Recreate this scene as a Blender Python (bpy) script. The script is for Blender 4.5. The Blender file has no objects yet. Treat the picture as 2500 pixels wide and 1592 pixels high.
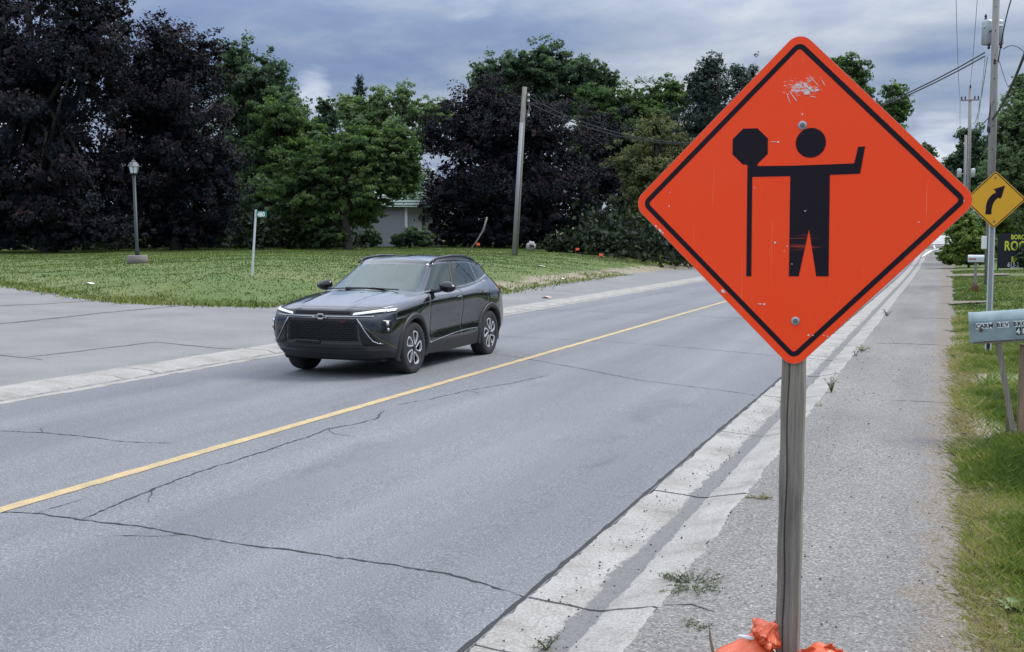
import bpy, bmesh, math, random
import numpy as np
from mathutils import Vector, Matrix, noise as mnoise

C = bpy.context.scene.collection
R = math.radians
FP = 2750.0                                   # focal length in pixels of the 2500 px wide photograph
PITCH, YAW, EYE = R(4.429), R(20.895), 1.85

# ------------------------------------------------------------------ camera, sky, sun, exposure
cd = bpy.data.cameras.new('camera'); cam = bpy.data.objects.new('camera', cd); C.objects.link(cam)
cam.location = (0, 0, EYE); cam.rotation_euler = (R(90) - PITCH, 0, YAW)
cd.sensor_width = 36; cd.lens = FP / 2500 * 36; cd.clip_start = 0.05; cd.clip_end = 3000
bpy.context.scene.camera = cam

SUN_EL, SUN_AZ = R(52), R(-52)                # azimuth: clockwise from +Y is negative here (towards +X, ahead)
sun_dir = Vector((math.sin(-SUN_AZ) * math.cos(SUN_EL), math.cos(SUN_AZ) * math.cos(SUN_EL), math.sin(SUN_EL)))
world = bpy.data.worlds.new('World'); bpy.context.scene.world = world; world.use_nodes = True
wt = world.node_tree; wt.nodes.clear()
def wn(t, **k):
    n = wt.nodes.new(t)
    for a, b in k.items(): setattr(n, a, b)
    return n
def L_(t, a, b): t.links.new(a, b)
wout = wn('ShaderNodeOutputWorld'); bg = wn('ShaderNodeBackground')
sky = wn('ShaderNodeTexSky', sky_type='NISHITA', sun_disc=False, sun_elevation=SUN_EL, sun_rotation=math.pi/2 - 0.663)
sky.sun_rotation = -SUN_AZ
tc = wn('ShaderNodeTexCoord'); sep = wn('ShaderNodeSeparateXYZ'); L_(wt, tc.outputs['Generated'], sep.inputs[0])
def wmath(op, a, b=None, c=None):
    n = wn('ShaderNodeMath', operation=op)
    for i, v in enumerate((a, b, c)):
        if v is None: continue
        if isinstance(v, (int, float)): n.inputs[i].default_value = v
        else: L_(wt, v, n.inputs[i])
    return n.outputs[0]
zc = wmath('ADD', wmath('MAXIMUM', sep.outputs[2], 0.0), 0.16)
px = wmath('DIVIDE', sep.outputs[0], zc); py = wmath('DIVIDE', sep.outputs[1], zc)
comb = wn('ShaderNodeCombineXYZ'); L_(wt, px, comb.inputs[0]); L_(wt, py, comb.inputs[1])
def wnoise(scale, detail, rough, off, dist=0.0):
    m = wn('ShaderNodeMapping'); m.inputs['Location'].default_value = off; L_(wt, comb.outputs[0], m.inputs[0])
    n = wn('ShaderNodeTexNoise'); n.inputs['Scale'].default_value = scale; n.inputs['Detail'].default_value = detail
    n.inputs['Roughness'].default_value = rough; n.inputs['Distortion'].default_value = dist
    L_(wt, m.outputs[0], n.inputs['Vector']); return n.outputs['Fac']
def ramp(tree, fac, stops, interp='LINEAR'):
    r = tree.nodes.new('ShaderNodeValToRGB'); r.color_ramp.interpolation = interp
    els = r.color_ramp.elements
    while len(els) > 1: els.remove(els[-1])
    for i, (p, c) in enumerate(stops):
        e = els[0] if i == 0 else els.new(p)
        e.position = p; e.color = (*c, 1) if len(c) == 3 else c
    tree.links.new(fac, r.inputs[0]); return r.outputs[0]
big = wnoise(0.75, 8, 0.55, (5.1, 2.7, 0), 0.5); fine = wnoise(2.3, 8, 0.58, (8.3, -2.2, 4), 0.2)
mixf = wmath('ADD', wmath('MULTIPLY', big, 0.70), wmath('MULTIPLY', fine, 0.30))
cloud = ramp(wt, mixf, [(0.37, (0.125, 0.185, 0.335)), (0.44, (0.165, 0.230, 0.375)), (0.495, (0.245, 0.305, 0.415)), (0.55, (0.315, 0.370, 0.470)), (0.63, (0.46, 0.50, 0.56))])
# clear sky through thin gaps, low over the trees
gapn = wnoise(1.15, 6, 0.55, (1.3, 5.4, 2), 0.3)
def toward(x, y, w):                            # a soft opening in the cloud deck around one direction
    d = Vector(FWD0 + RIGHT0*(x-1250)/FP + UP0*(796-y)/FP).normalized()
    n = wn('ShaderNodeVectorMath', operation='DISTANCE'); L_(wt, tc.outputs['Generated'], n.inputs[0]); n.inputs[1].default_value = d
    return wmath('MAXIMUM', wmath('SUBTRACT', 1.0, wmath('DIVIDE', n.outputs['Value'], w)), 0.0)
_a, _b, _c, _d = math.cos(YAW), math.sin(YAW), math.cos(PITCH), math.sin(PITCH)
FWD0 = np.array([-_b*_c, _a*_c, -_d]); RIGHT0 = np.array([_a, _b, 0.0]); UP0 = np.cross(RIGHT0, FWD0)
opn = wmath('MAXIMUM', wmath('MULTIPLY', toward(765, 238, 0.036), 0.28), wmath('MULTIPLY', toward(2285, 385, 0.060), 0.28))
opn = wmath('MAXIMUM', opn, wmath('MULTIPLY', toward(-150, 250, 0.20), 0.14))
gapn = wmath('ADD', wmath('MULTIPLY', gapn, 0.75), wmath('ADD', opn, 0.06))
gap = ramp(wt, gapn, [(0.66, (0, 0, 0)), (0.72, (1, 1, 1))])
skyg = wn('ShaderNodeMix', data_type='RGBA'); skyg.blend_type = 'MIX'
sks = wn('ShaderNodeVectorMath', operation='SCALE'); L_(wt, sky.outputs[0], sks.inputs[0]); sks.inputs['Scale'].default_value = 0.10
hi = wn('ShaderNodeMix', data_type='RGBA'); L_(wt, wmath('MINIMUM', wmath('MULTIPLY', wmath('MAXIMUM', wmath('SUBTRACT', sep.outputs[2], 0.12), 0.0), 1.3), 0.45), hi.inputs[0])
L_(wt, cloud, hi.inputs[6]); hi.inputs[7].default_value = (0.40, 0.405, 0.41, 1)
L_(wt, gap, skyg.inputs[0]); L_(wt, hi.outputs[2], skyg.inputs[6]); L_(wt, sks.outputs[0], skyg.inputs[7])
edge = ramp(wt, gapn, [(0.52, (0, 0, 0)), (0.62, (0.24, 0.23, 0.21)), (0.68, (0.20, 0.19, 0.17)), (0.76, (0, 0, 0))])
addn = wn('ShaderNodeVectorMath', operation='ADD'); L_(wt, skyg.outputs[2], addn.inputs[0]); L_(wt, edge, addn.inputs[1])
L_(wt, addn.outputs[0], bg.inputs[0])
mr = wn('ShaderNodeMapRange', interpolation_type='SMOOTHSTEP'); L_(wt, sep.outputs[2], mr.inputs['Value'])
mr.inputs['From Min'].default_value = 0.14; mr.inputs['From Max'].default_value = 0.50; mr.inputs['To Min'].default_value = 0.62; mr.inputs['To Max'].default_value = 1.95
L_(wt, wmath('MULTIPLY_ADD', wmath('MAXIMUM', sep.outputs[2], 0.0), 0.6, mr.outputs[0]), bg.inputs[1])   # an overcast sky is brighter towards the zenith
L_(wt, bg.outputs[0], wout.inputs[0])

sd = bpy.data.lights.new('sun', 'SUN'); so = bpy.data.objects.new('sun', sd); C.objects.link(so)
sd.energy = 1.5; sd.angle = R(24); sd.color = (1.0, 0.95, 0.88)
so.rotation_euler = sun_dir.to_track_quat('Z', 'Y').to_euler(); so.location = (20, -10, 40)
vs = bpy.context.scene.view_settings
bpy.context.scene.display_settings.display_device = 'sRGB'
vs.view_transform = 'Standard'; vs.look = 'None'; vs.gamma = 1; vs.use_curve_mapping = False; vs.exposure = 0.93

# ------------------------------------------------------------------ pixel -> place helpers
_cy, _sy, _cp, _sp = math.cos(YAW), math.sin(YAW), math.cos(PITCH), math.sin(PITCH)
FWD = np.array([-_sy*_cp, _cy*_cp, -_sp]); RIGHT = np.array([_cy, _sy, 0.0]); UP = np.cross(RIGHT, FWD)
def ray(x, y): return FWD + RIGHT*(x-1250)/FP + UP*(796-y)/FP
def at(x, y, depth): return Vector(np.array([0, 0, EYE]) + ray(x, y)*depth)

def zr(Y): return np.where(np.asarray(Y) < 50, 0.0, 0.00021*(np.clip(Y, 50, 175)-50)**2)
EDGE = [(-300, 110), (-60, 42), (-40, 33), (-28.9, 26.9), (-26.1, 25.8), (-19.95, 22.96), (-18.2, 22.7), (-15.7, 23.7), (-14.6, 26), (-13.5, 31.5),
        (-13.4, 34.5), (-14.0, 43), (-14.3, 52), (-13.9, 65), (-13.8, 90), (-13.6, 300)]
def lawn_sd(x, y):
    """signed distance to the lawn's edge, positive on the lawn"""
    x = np.asarray(x, float); y = np.asarray(y, float); d = np.full(x.shape, 1e9)
    for (ax, ay), (bx, by) in zip(EDGE[:-1], EDGE[1:]):
        vx, vy = bx-ax, by-ay; t = np.clip(((x-ax)*vx+(y-ay)*vy)/(vx*vx+vy*vy), 0, 1)
        d = np.minimum(d, np.hypot(x-ax-t*vx, y-ay-t*vy))
    P = EDGE + [(-300, 300)]; ins = np.zeros(x.shape, bool)
    for (ax, ay), (bx, by) in zip(P, P[1:]+P[:1]):
        c = (ay > y) != (by > y)
        ins ^= c & (x < (bx-ax)*(y-ay)/((by-ay) if by != ay else 1e-9)+ax)
    return np.where(ins, d, -d)
def lot(x, y):
    u = np.clip(-10.75-np.asarray(x, float), 0, None); return zr(y) + 0.03 + np.minimum(0.03*u, 0.9)
def vnoise(x, y, s, seed=0):
    """cheap smooth value noise for arrays"""
    x = np.asarray(x)*s+seed*17.3; y = np.asarray(y)*s+seed*5.1
    xi = np.floor(x); yi = np.floor(y); fx = x-xi; fy = y-yi; fx = fx*fx*(3-2*fx); fy = fy*fy*(3-2*fy)
    def h(a, b): v = np.sin(a*127.1+b*311.7+seed*74.7)*43758.5453; return v-np.floor(v)
    return (h(xi, yi)*(1-fx)+h(xi+1, yi)*fx)*(1-fy)+(h(xi, yi+1)*(1-fx)+h(xi+1, yi+1)*fx)*fy
def lawn_z(x, y):
    s = lawn_sd(x, y) + 0.9*(vnoise(x, y, 1.1, 3)-0.5) + 0.4*(vnoise(x, y, 3.3, 4)-0.5)
    e = np.minimum(0.03*np.clip(-10.75-np.asarray(x, float), 0, None), 0.9); T = 1.05+0.33*(1-np.exp(-np.abs(s)/25))
    bank = np.where(s > 0, (T-e)*(1-np.exp(-np.abs(s)/4.0)), s*0.12)
    return lot(x, y) + bank + 0.05*(vnoise(x, y, 0.5, 1)-0.5)*np.clip(s, 0, 1)
def verge_x(y):            # left edge of the grass on the near side, ragged
    y = np.asarray(y, float)
    return 0.16 + 0.006*y*np.clip(y, 0, 30)/30 + 0.16*(vnoise(y, y*0, 0.55, 7)-0.5) + 0.10*(vnoise(y, y*0, 1.7, 8)-0.5)
def verge_z(x, y):
    x = np.asarray(x, float); s = x-verge_x(y)
    return zr(y) + 0.022 + np.where(s > 0, 0.045*(1-np.exp(-np.abs(s)/0.25)), s*0.08) + 0.018*np.clip(s-0.6, 0, 30) + 0.02*(vnoise(x, y, 1.5, 2)-0.5)*np.clip(s, 0, 1)
def zg(x, y):
    x = float(x); y = float(y)
    if x < -10.75:
        return float(max(lot(x, y), lawn_z(x, y)))
    if x > -1.2: return float(max(verge_z(x, y), float(zr(y))+0.03))
    return float(zr(y))
def hit(x, y):
    d = ray(x, y); t = 2.0
    while t < 300:
        P = np.array([0, 0, EYE])+d*t
        if P[2] <= zg(P[0], P[1]): break
        t += 0.15 + t*0.002
    return Vector(P)

# ------------------------------------------------------------------ object helpers
def tag(o, label=None, cat=None, group=None, kind=None):
    if label: o['label'] = label
    if cat: o['category'] = cat
    if group: o['group'] = group
    if kind: o['kind'] = kind
    return o
def empty(name, loc=(0, 0, 0), rot=(0, 0, 0)):
    o = bpy.data.objects.new(name, None); C.objects.link(o); o.location = loc; o.rotation_euler = rot; o.empty_display_size = 0.2
    return o
def link(name, me, mat=None, parent=None, smooth=False, loc=None, rot=None):
    if mat is not None and not me.materials: me.materials.append(mat)
    if smooth: me.polygons.foreach_set('use_smooth', [True]*len(me.polygons))
    o = bpy.data.objects.new(name, me); C.objects.link(o)
    if parent: o.parent = parent
    if loc is not None: o.location = loc
    if rot is not None: o.rotation_euler = rot
    return o
def mesh(name, V, F, mat=None, parent=None, smooth=False, loc=None, rot=None):
    me = bpy.data.meshes.new(name); me.from_pydata([tuple(map(float, v)) for v in V], [], [tuple(int(i) for i in f) for f in F]); me.update()
    return link(name, me, mat, parent, smooth, loc, rot)
def fast_mesh(name, V, F, mat=None, parent=None, smooth=False, tint=None):
    """V (n,3) array, F (m,k) int array"""
    V = np.asarray(V, np.float32); F = np.asarray(F, np.int32); k = F.shape[1]
    me = bpy.data.meshes.new(name); me.vertices.add(len(V)); me.vertices.foreach_set('co', V.ravel())
    me.loops.add(F.size); me.loops.foreach_set('vertex_index', F.ravel())
    me.polygons.add(len(F)); me.polygons.foreach_set('loop_start', np.arange(0, F.size, k, dtype=np.int32))
    try: me.polygons.foreach_set('loop_total', np.full(len(F), k, np.int32))
    except Exception: pass
    if tint is not None:
        a = me.attributes.new('tint', 'FLOAT', 'FACE'); a.data.foreach_set('value', np.asarray(tint, np.float32))
    me.update(calc_edges=True); me.validate()
    return link(name, me, mat, parent, smooth)
class MB:
    def __init__(s): s.V = []; s.F = []
    def add(s, V, F):
        n = len(s.V); s.V += [tuple(v) for v in V]; s.F += [tuple(i+n for i in f) for f in F]; return s
    def box(s, c, d, M=None, ch=0.0):
        cx, cy, cz = c; a, b, e = d[0]/2, d[1]/2, d[2]/2
        V = [Vector((x*a, y*b, z*e)) for x in (-1, 1) for y in (-1, 1) for z in (-1, 1)]
        if M is not None: V = [M @ v for v in V]
        V = [v+Vector(c) for v in V]
        return s.add(V, [(0, 1, 3, 2), (4, 6, 7, 5), (0, 4, 5, 1), (2, 3, 7, 6), (0, 2, 6, 4), (1, 5, 7, 3)])
    def tube(s, pts, r, n=8, cap=True):
        pts = [Vector(p) for p in pts]; rr = r if hasattr(r, '__len__') else [r]*len(pts)
        rings = []; up = None
        for i, p in enumerate(pts):
            d = (pts[min(i+1, len(pts)-1)]-pts[max(i-1, 0)]).normalized()
            if up is None: up = d.orthogonal().normalized()
            up = (up-d*up.dot(d)).normalized(); w = d.cross(up)
            rings.append([p+(up*math.cos(2*math.pi*k/n)+w*math.sin(2*math.pi*k/n))*rr[i] for k in range(n)])
        V = [v for g in rings for v in g]; F = []
        for i in range(len(pts)-1):
            for k in range(n): F.append((i*n+k, i*n+(k+1) % n, (i+1)*n+(k+1) % n, (i+1)*n+k))
        if cap: F.append(tuple(range(n))[::-1]); F.append(tuple((len(pts)-1)*n+k for k in range(n)))
        return s.add(V, F)
    def lathe(s, prof, n=24, axis='z', c=(0, 0, 0), ph=0.0, cap=True):
        V = []
        for r, h in prof:
            for k in range(n):
                a = 2*math.pi*k/n+ph; q = (r*math.cos(a), r*math.sin(a), h)
                if axis == 'y': q = (q[0], q[2], q[1])
                if axis == 'x': q = (q[2], q[0], q[1])
                V.append((q[0]+c[0], q[1]+c[1], q[2]+c[2]))
        F = [(i*n+k, i*n+(k+1) % n, (i+1)*n+(k+1) % n, (i+1)*n+k) for i in range(len(prof)-1) for k in range(n)]
        if cap and prof[0][0] > 1e-4: F.append(tuple(range(n))[::-1])
        if cap and prof[-1][0] > 1e-4: F.append(tuple((len(prof)-1)*n+k for k in range(n)))
        return s.add(V, F)
    def build(s, name, mat, parent=None, smooth=False, loc=None, rot=None, bevel=0.0, seg=1):
        if bevel > 0 or True:
            bm = bmesh.new(); vs_ = [bm.verts.new(v) for v in s.V]
            for f in s.F:
                try: bm.faces.new([vs_[i] for i in f])
                except ValueError: pass
            bmesh.ops.recalc_face_normals(bm, faces=bm.faces)
            if bevel > 0: bmesh.ops.bevel(bm, geom=list(bm.edges), offset=bevel, segments=seg, affect='EDGES', clamp_overlap=True)
            me = bpy.data.meshes.new(name); bm.to_mesh(me); bm.free()
        o = link(name, me, mat, parent, smooth, loc, rot)
        return o
def shape2d(name, loops, mat, parent=None, depth=0.002, bevel=0.0, loc=(0, 0, 0), rot=(0, 0, 0)):
    """flat shape from closed 2D loops (holes allowed), facing +Z before rotation"""
    cu = bpy.data.curves.new(name, 'CURVE'); cu.dimensions = '2D'; cu.fill_mode = 'BOTH'; cu.extrude = depth/2; cu.bevel_depth = bevel
    for lp in loops:
        sp = cu.splines.new('POLY'); sp.points.add(len(lp)-1); sp.use_cyclic_u = True
        for p, q in zip(sp.points, lp): p.co = (q[0], q[1], 0, 1)
    t = bpy.data.objects.new('tmp', cu); C.objects.link(t)
    me = bpy.data.meshes.new_from_object(t.evaluated_get(bpy.context.evaluated_depsgraph_get())); bpy.data.objects.remove(t); bpy.data.curves.remove(cu)
    me.name = name; me.materials.clear()
    return link(name, me, mat, parent, False, loc, rot)
def text(name, s, size, mat, parent, loc, rot, bold=0.0, depth=0.002, xs=1.0, align='LEFT', space=1.0):
    cu = bpy.data.curves.new(name, 'FONT'); cu.body = s; cu.size = size; cu.offset = bold; cu.extrude = depth/2; cu.align_x = align; cu.space_character = space
    cu.resolution_u = 3
    t = bpy.data.objects.new('tmp', cu); C.objects.link(t)
    me = bpy.data.meshes.new_from_object(t.evaluated_get(bpy.context.evaluated_depsgraph_get())); bpy.data.objects.remove(t); bpy.data.curves.remove(cu)
    me.materials.clear(); o = link(name, me, mat, parent, False, loc, rot); o.scale = (xs, 1, 1); return o

# ------------------------------------------------------------------ materials
class Mt:
    def __init__(s, name, base=(0.5, 0.5, 0.5), rough=0.7, metal=0.0, **k):
        s.m = bpy.data.materials.new(name); s.m.use_nodes = True; s.t = s.m.node_tree; s.b = s.t.nodes['Principled BSDF']
        s.b.inputs['Base Color'].default_value = (*base, 1); s.b.inputs['Roughness'].default_value = rough; s.b.inputs['Metallic'].default_value = metal
        for a, v in k.items(): s.b.inputs[a.replace('_', ' ')].default_value = v
        s._c = None
    def node(s, t, **k):
        n = s.t.nodes.new(t)
        for a, b in k.items(): setattr(n, a, b)
        return n
    def coord(s, kind='Object', scale=(1, 1, 1), loc=(0, 0, 0)):
        if kind == 'Position': g = s.node('ShaderNodeNewGeometry').outputs['Position']
        else: g = s.node('ShaderNodeTexCoord').outputs[kind]
        m = s.node('ShaderNodeMapping'); m.inputs['Scale'].default_value = scale; m.inputs['Location'].default_value = loc
        s.t.links.new(g, m.inputs[0]); return m.outputs[0]
    def noise(s, co, scale, detail=4, rough=0.55, dist=0.0):
        n = s.node('ShaderNodeTexNoise'); n.inputs['Scale'].default_value = scale; n.inputs['Detail'].default_value = detail
        n.inputs['Roughness'].default_value = rough; n.inputs['Distortion'].default_value = dist; s.t.links.new(co, n.inputs['Vector']); return n.outputs['Fac']
    def voro(s, co, scale, out='Distance', feature='F1'):
        n = s.node('ShaderNodeTexVoronoi', feature=feature); n.inputs['Scale'].default_value = scale; s.t.links.new(co, n.inputs['Vector']); return n.outputs[out]
    def math(s, op, a, b=None, c=None):
        n = s.node('ShaderNodeMath', operation=op)
        for i, v in enumerate((a, b, c)):
            if v is None: continue
            if isinstance(v, (int, float)): n.inputs[i].default_value = v
            else: s.t.links.new(v, n.inputs[i])
        return n.outputs[0]
    def ramp(s, f, stops, interp='LINEAR'): return ramp(s.t, f, stops, interp)
    def mix(s, f, a, b, mode='MIX'):
        n = s.node('ShaderNodeMix', data_type='RGBA', blend_type=mode)
        for i, v in ((0, f), (6, a), (7, b)):
            if isinstance(v, (int, float)): n.inputs[i].default_value = v
            elif isinstance(v, tuple): n.inputs[i].default_value = (*v, 1)
            else: s.t.links.new(v, n.inputs[i])
        return n.outputs[2]
    def base(s, c): s.t.links.new(c, s.b.inputs['Base Color']); return s
    def rough(s, c): s.t.links.new(c, s.b.inputs['Roughness']); return s
    def bump(s, h, strength=0.3, dist=0.01):
        n = s.node('ShaderNodeBump'); n.inputs['Strength'].default_value = strength; n.inputs['Distance'].default_value = dist
        s.t.links.new(h, n.inputs['Height']); s.t.links.new(n.outputs[0], s.b.inputs['Normal']); return s

def asphalt(name, dark, mid, light, patch=0.25, coarse=1.0, streak=True, speck=0.6):
    m = Mt(name, mid, 0.88); co = m.coord('Position')
    g = m.noise(co, 95*coarse, 3, 0.75); g2 = m.noise(co, 38*coarse, 2, 0.6)
    col = m.ramp(g, [(0.34, dark), (0.47, mid), (0.54, mid), (0.66, light)])
    gr = m.ramp(g2, [(0.30, (0.82, 0.82, 0.82)), (0.7, (1.15, 1.15, 1.15))])
    col = m.mix(speck, col, m.mix(1.0, col, gr, 'MULTIPLY'))
    pa = m.noise(m.coord('Position', (1, 0.35 if streak else 1, 1)), 0.55, 5, 0.6)
    pr = m.ramp(pa, [(0.28, (1-patch, 1-patch, 1-patch*0.9)), (0.55, (1, 1, 1)), (0.78, (1+patch*0.7, 1+patch*0.7, 1+patch*0.7))])
    col = m.mix(1.0, col, pr, 'MULTIPLY')
    if streak:
        st = m.noise(m.coord('Position', (1.3, 0.05, 1)), 1.0, 3, 0.5)
        col = m.mix(1.0, col, m.ramp(st, [(0.35, (0.88, 0.88, 0.89)), (0.65, (1.08, 1.08, 1.08))]), 'MULTIPLY')
    if name == 'path_asphalt':                      # brown leaf litter and soil trodden in beside the verge
        sp_ = m.node('ShaderNodeSeparateXYZ'); m.t.links.new(co, sp_.inputs[0]); v = m.noise(co, 2.6, 6, 0.7)
        w = m.math('ADD', m.math('MULTIPLY', m.math('ADD', sp_.outputs[0], 0.42), 1.3), m.math('MULTIPLY', v, 0.9))
        col = m.mix(m.ramp(w, [(0.80, (0, 0, 0)), (1.15, (0.75, 0.75, 0.75))]), col, m.mix(1.0, m.ramp(g, [(0.35, (0.07, 0.055, 0.04)), (0.62, (0.22, 0.185, 0.14))]), (1.0, 1.0, 1.0), 'MULTIPLY'))
    if name == 'road_asphalt':                      # tyre tracks polished along both lanes, and a few dull stains
        sx_ = m.node('ShaderNodeSeparateXYZ'); m.t.links.new(co, sx_.inputs[0])
        tr_ = m.math('SINE', m.math('MULTIPLY', m.math('ADD', sx_.outputs[0], m.math('MULTIPLY', pa, 0.5)), 3.6))
        col = m.mix(1.0, col, m.ramp(tr_, [(0.0, (0.95, 0.95, 0.95)), (1.0, (1.06, 1.06, 1.06))]), 'MULTIPLY')
        stn = m.noise(m.coord('Position', (0.9, 0.5, 1), (4, 1, 0)), 1.1, 6, 0.65, 0.6)
        col = m.mix(1.0, col, m.ramp(stn, [(0.26, (0.74, 0.74, 0.75)), (0.40, (1, 1, 1)), (0.64, (1, 1, 1)), (0.78, (1.16, 1.16, 1.15))]), 'MULTIPLY')
    m.base(col); m.bump(m.math('ADD', g, m.math('MULTIPLY', g2, 0.6)), 0.55, 0.006)
    return m.m
M = {}
M['road'] = asphalt('road_asphalt', (0.078, 0.084, 0.091), (0.152, 0.158, 0.167), (0.33, 0.337, 0.348), 0.15)
M['path'] = asphalt('path_asphalt', (0.062, 0.058, 0.054), (0.172, 0.163, 0.151), (0.34, 0.327, 0.305), 0.28, 0.62, True, 0.9)
M['lot'] = asphalt('lot_asphalt', (0.115, 0.113, 0.113), (0.182, 0.180, 0.179), (0.29, 0.287, 0.283), 0.22, 1.0, False)
M['crack'] = Mt('crack', (0.030, 0.030, 0.032), 0.95).m
M['tar'] = Mt('tar_seam', (0.075, 0.075, 0.08), 0.85).m
def concrete():
    m = Mt('kerb_concrete', (0.42, 0.40, 0.38), 0.9); co = m.coord('Position')
    a = m.noise(co, 60, 4, 0.7); b = m.noise(co, 2.2, 5, 0.6); c = m.noise(co, 14, 4, 0.65)
    col = m.ramp(a, [(0.28, (0.17, 0.163, 0.153)), (0.5, (0.295, 0.284, 0.266)), (0.72, (0.40, 0.387, 0.365))])
    col = m.mix(1.0, col, m.ramp(b, [(0.30, (0.62, 0.60, 0.57)), (0.45, (0.90, 0.89, 0.87)), (0.65, (1.08, 1.08, 1.07))]), 'MULTIPLY')
    # grime along the flow line of the gutter: local x is the distance from the road edge in metres
    sx = m.node('ShaderNodeAttribute', attribute_name='grime').outputs['Fac']
    w = m.math('ADD', sx, m.math('MULTIPLY', m.math('SUBTRACT', c, 0.5), 0.55))
    w = m.math('ADD', w, m.math('MULTIPLY', m.math('SUBTRACT', b, 0.5), 0.9))
    f = m.ramp(w, [(0.56, (0, 0, 0)), (0.68, (1, 1, 1))])
    dirt = m.ramp(a, [(0.3, (0.10, 0.097, 0.097)), (0.7, (0.19, 0.183, 0.18))])
    col = m.mix(f, col, dirt); m.base(col); m.bump(a, 0.4, 0.006); return m.m
M['concrete'] = concrete()
def soil():
    m = Mt('soil', (0.12, 0.10, 0.075), 0.95); co = m.coord('Position'); a = m.noise(co, 30, 5, 0.7)
    m.base(m.ramp(a, [(0.3, (0.06, 0.052, 0.042)), (0.6, (0.15, 0.13, 0.10)), (0.8, (0.24, 0.21, 0.17))])); m.bump(a, 0.5, 0.01); return m.m
M['soil'] = soil()
def lawnmat(name, dry_edge):
    m = Mt(name, (0.08, 0.13, 0.03), 0.9); co = m.coord('Position')
    a = m.noise(co, 9, 6, 0.7); b = m.noise(m.coord('Position', (0.5, 1, 1)), 0.55, 5, 0.6); c = m.noise(co, 60, 2, 0.6)
    col = m.ramp(a, [(0.25, (0.044, 0.074, 0.016)), (0.5, (0.072, 0.112, 0.024)), (0.75, (0.112, 0.152, 0.036))])
    col = m.mix(m.ramp(b, [(0.42, (0, 0, 0)), (0.75, (0.55, 0.55, 0.55))]), col, (0.17, 0.17, 0.06))
    dr = m.node('ShaderNodeAttribute', attribute_name='dry').outputs['Fac']
    w = m.math('ADD', dr, m.math('MULTIPLY', m.math('SUBTRACT', a, 0.5), 0.9))
    dirt = m.ramp(c, [(0.3, (0.15, 0.125, 0.085)), (0.7, (0.31, 0.27, 0.20))])
    col = m.mix(m.ramp(w, [(0.42, (0, 0, 0)), (0.62, (1, 1, 1))]), col, dirt)
    m.base(col); m.bump(a, 0.5, 0.03); return m.m
M['lawn'] = lawnmat('lawn_turf', True)
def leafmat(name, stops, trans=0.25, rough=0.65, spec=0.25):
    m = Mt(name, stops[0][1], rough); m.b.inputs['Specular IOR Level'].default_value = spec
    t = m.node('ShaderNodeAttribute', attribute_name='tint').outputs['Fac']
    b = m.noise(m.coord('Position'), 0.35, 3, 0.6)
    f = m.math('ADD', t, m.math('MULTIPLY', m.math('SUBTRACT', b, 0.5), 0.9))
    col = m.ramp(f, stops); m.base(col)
    if trans > 0:
        tr = m.node('ShaderNodeBsdfTranslucent'); m.t.links.new(m.mix(1.0, col, (1.3, 1.5, 0.7), 'MULTIPLY'), tr.inputs[0])
        mx = m.node('ShaderNodeMixShader'); mx.inputs[0].default_value = trans
        m.t.links.new(m.b.outputs[0], mx.inputs[1]); m.t.links.new(tr.outputs[0], mx.inputs[2])
        m.t.links.new(mx.outputs[0], m.t.nodes['Material Output'].inputs[0])
    return m.m
M['purple'] = leafmat('purple_leaves', [(0.0, (0.006, 0.009, 0.015)), (0.6, (0.011, 0.012, 0.019)), (1.0, (0.036, 0.019, 0.022))], 0.12, 0.75, 0.22)  # bluish haze over the crowns is mixed into the dark purple
M['leaf_dark'] = leafmat('dark_green_leaves', [(0.0, (0.022, 0.046, 0.030)), (0.5, (0.050, 0.090, 0.048)), (1.0, (0.115, 0.165, 0.075))], 0.36)
M['leaf_mid'] = leafmat('mid_green_leaves', [(0.0, (0.030, 0.060, 0.026)), (0.5, (0.066, 0.116, 0.040)), (1.0, (0.135, 0.190, 0.060))], 0.36)
M['leaf_pale'] = leafmat('pale_green_leaves', [(0.0, (0.07, 0.115, 0.060)), (0.5, (0.14, 0.20, 0.095)), (1.0, (0.23, 0.29, 0.14))], 0.3)
M['baked_shade_leaf'] = leafmat('baked_shade_leaves', [(0.0, (0.008, 0.016, 0.010)), (0.5, (0.016, 0.028, 0.015)), (1.0, (0.032, 0.050, 0.020))], 0.1)  # darkened green: the shade below the trees is painted into the colour
M['conifer'] = leafmat('conifer_needles', [(0.0, (0.012, 0.026, 0.022)), (0.5, (0.028, 0.050, 0.038)), (1.0, (0.05, 0.08, 0.055))], 0.08)
M['cedar'] = leafmat('cedar_sprays', [(0.0, (0.050, 0.068, 0.028)), (0.5, (0.115, 0.130, 0.052)), (1.0, (0.21, 0.205, 0.085))], 0.15)
M['bush'] = leafmat('bush_leaves', [(0.0, (0.055, 0.095, 0.020)), (0.5, (0.13, 0.19, 0.042)), (1.0, (0.24, 0.30, 0.07))], 0.3)
M['grass'] = leafmat('grass_blades', [(0.0, (0.050, 0.080, 0.018)), (0.45, (0.105, 0.150, 0.032)), (0.75, (0.175, 0.205, 0.055)), (1.0, (0.32, 0.28, 0.14))], 0.3, 0.5)
M['dry_grass'] = leafmat('dry_grass_blades', [(0.0, (0.16, 0.15, 0.06)), (0.5, (0.28, 0.24, 0.13)), (1.0, (0.40, 0.34, 0.22))], 0.25)
M['weed'] = leafmat('weed_leaves', [(0.0, (0.06, 0.08, 0.035)), (0.6, (0.12, 0.14, 0.07)), (1.0, (0.18, 0.19, 0.10))], 0.2)
def barkmat(name, a, b, sx=(8, 8, 0.8)):
    m = Mt(name, a, 0.9); n = m.noise(m.coord('Object', sx), 3, 5, 0.65)
    m.base(m.ramp(n, [(0.3, a), (0.7, b)])); m.bump(n, 0.5, 0.01); return m.m
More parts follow.
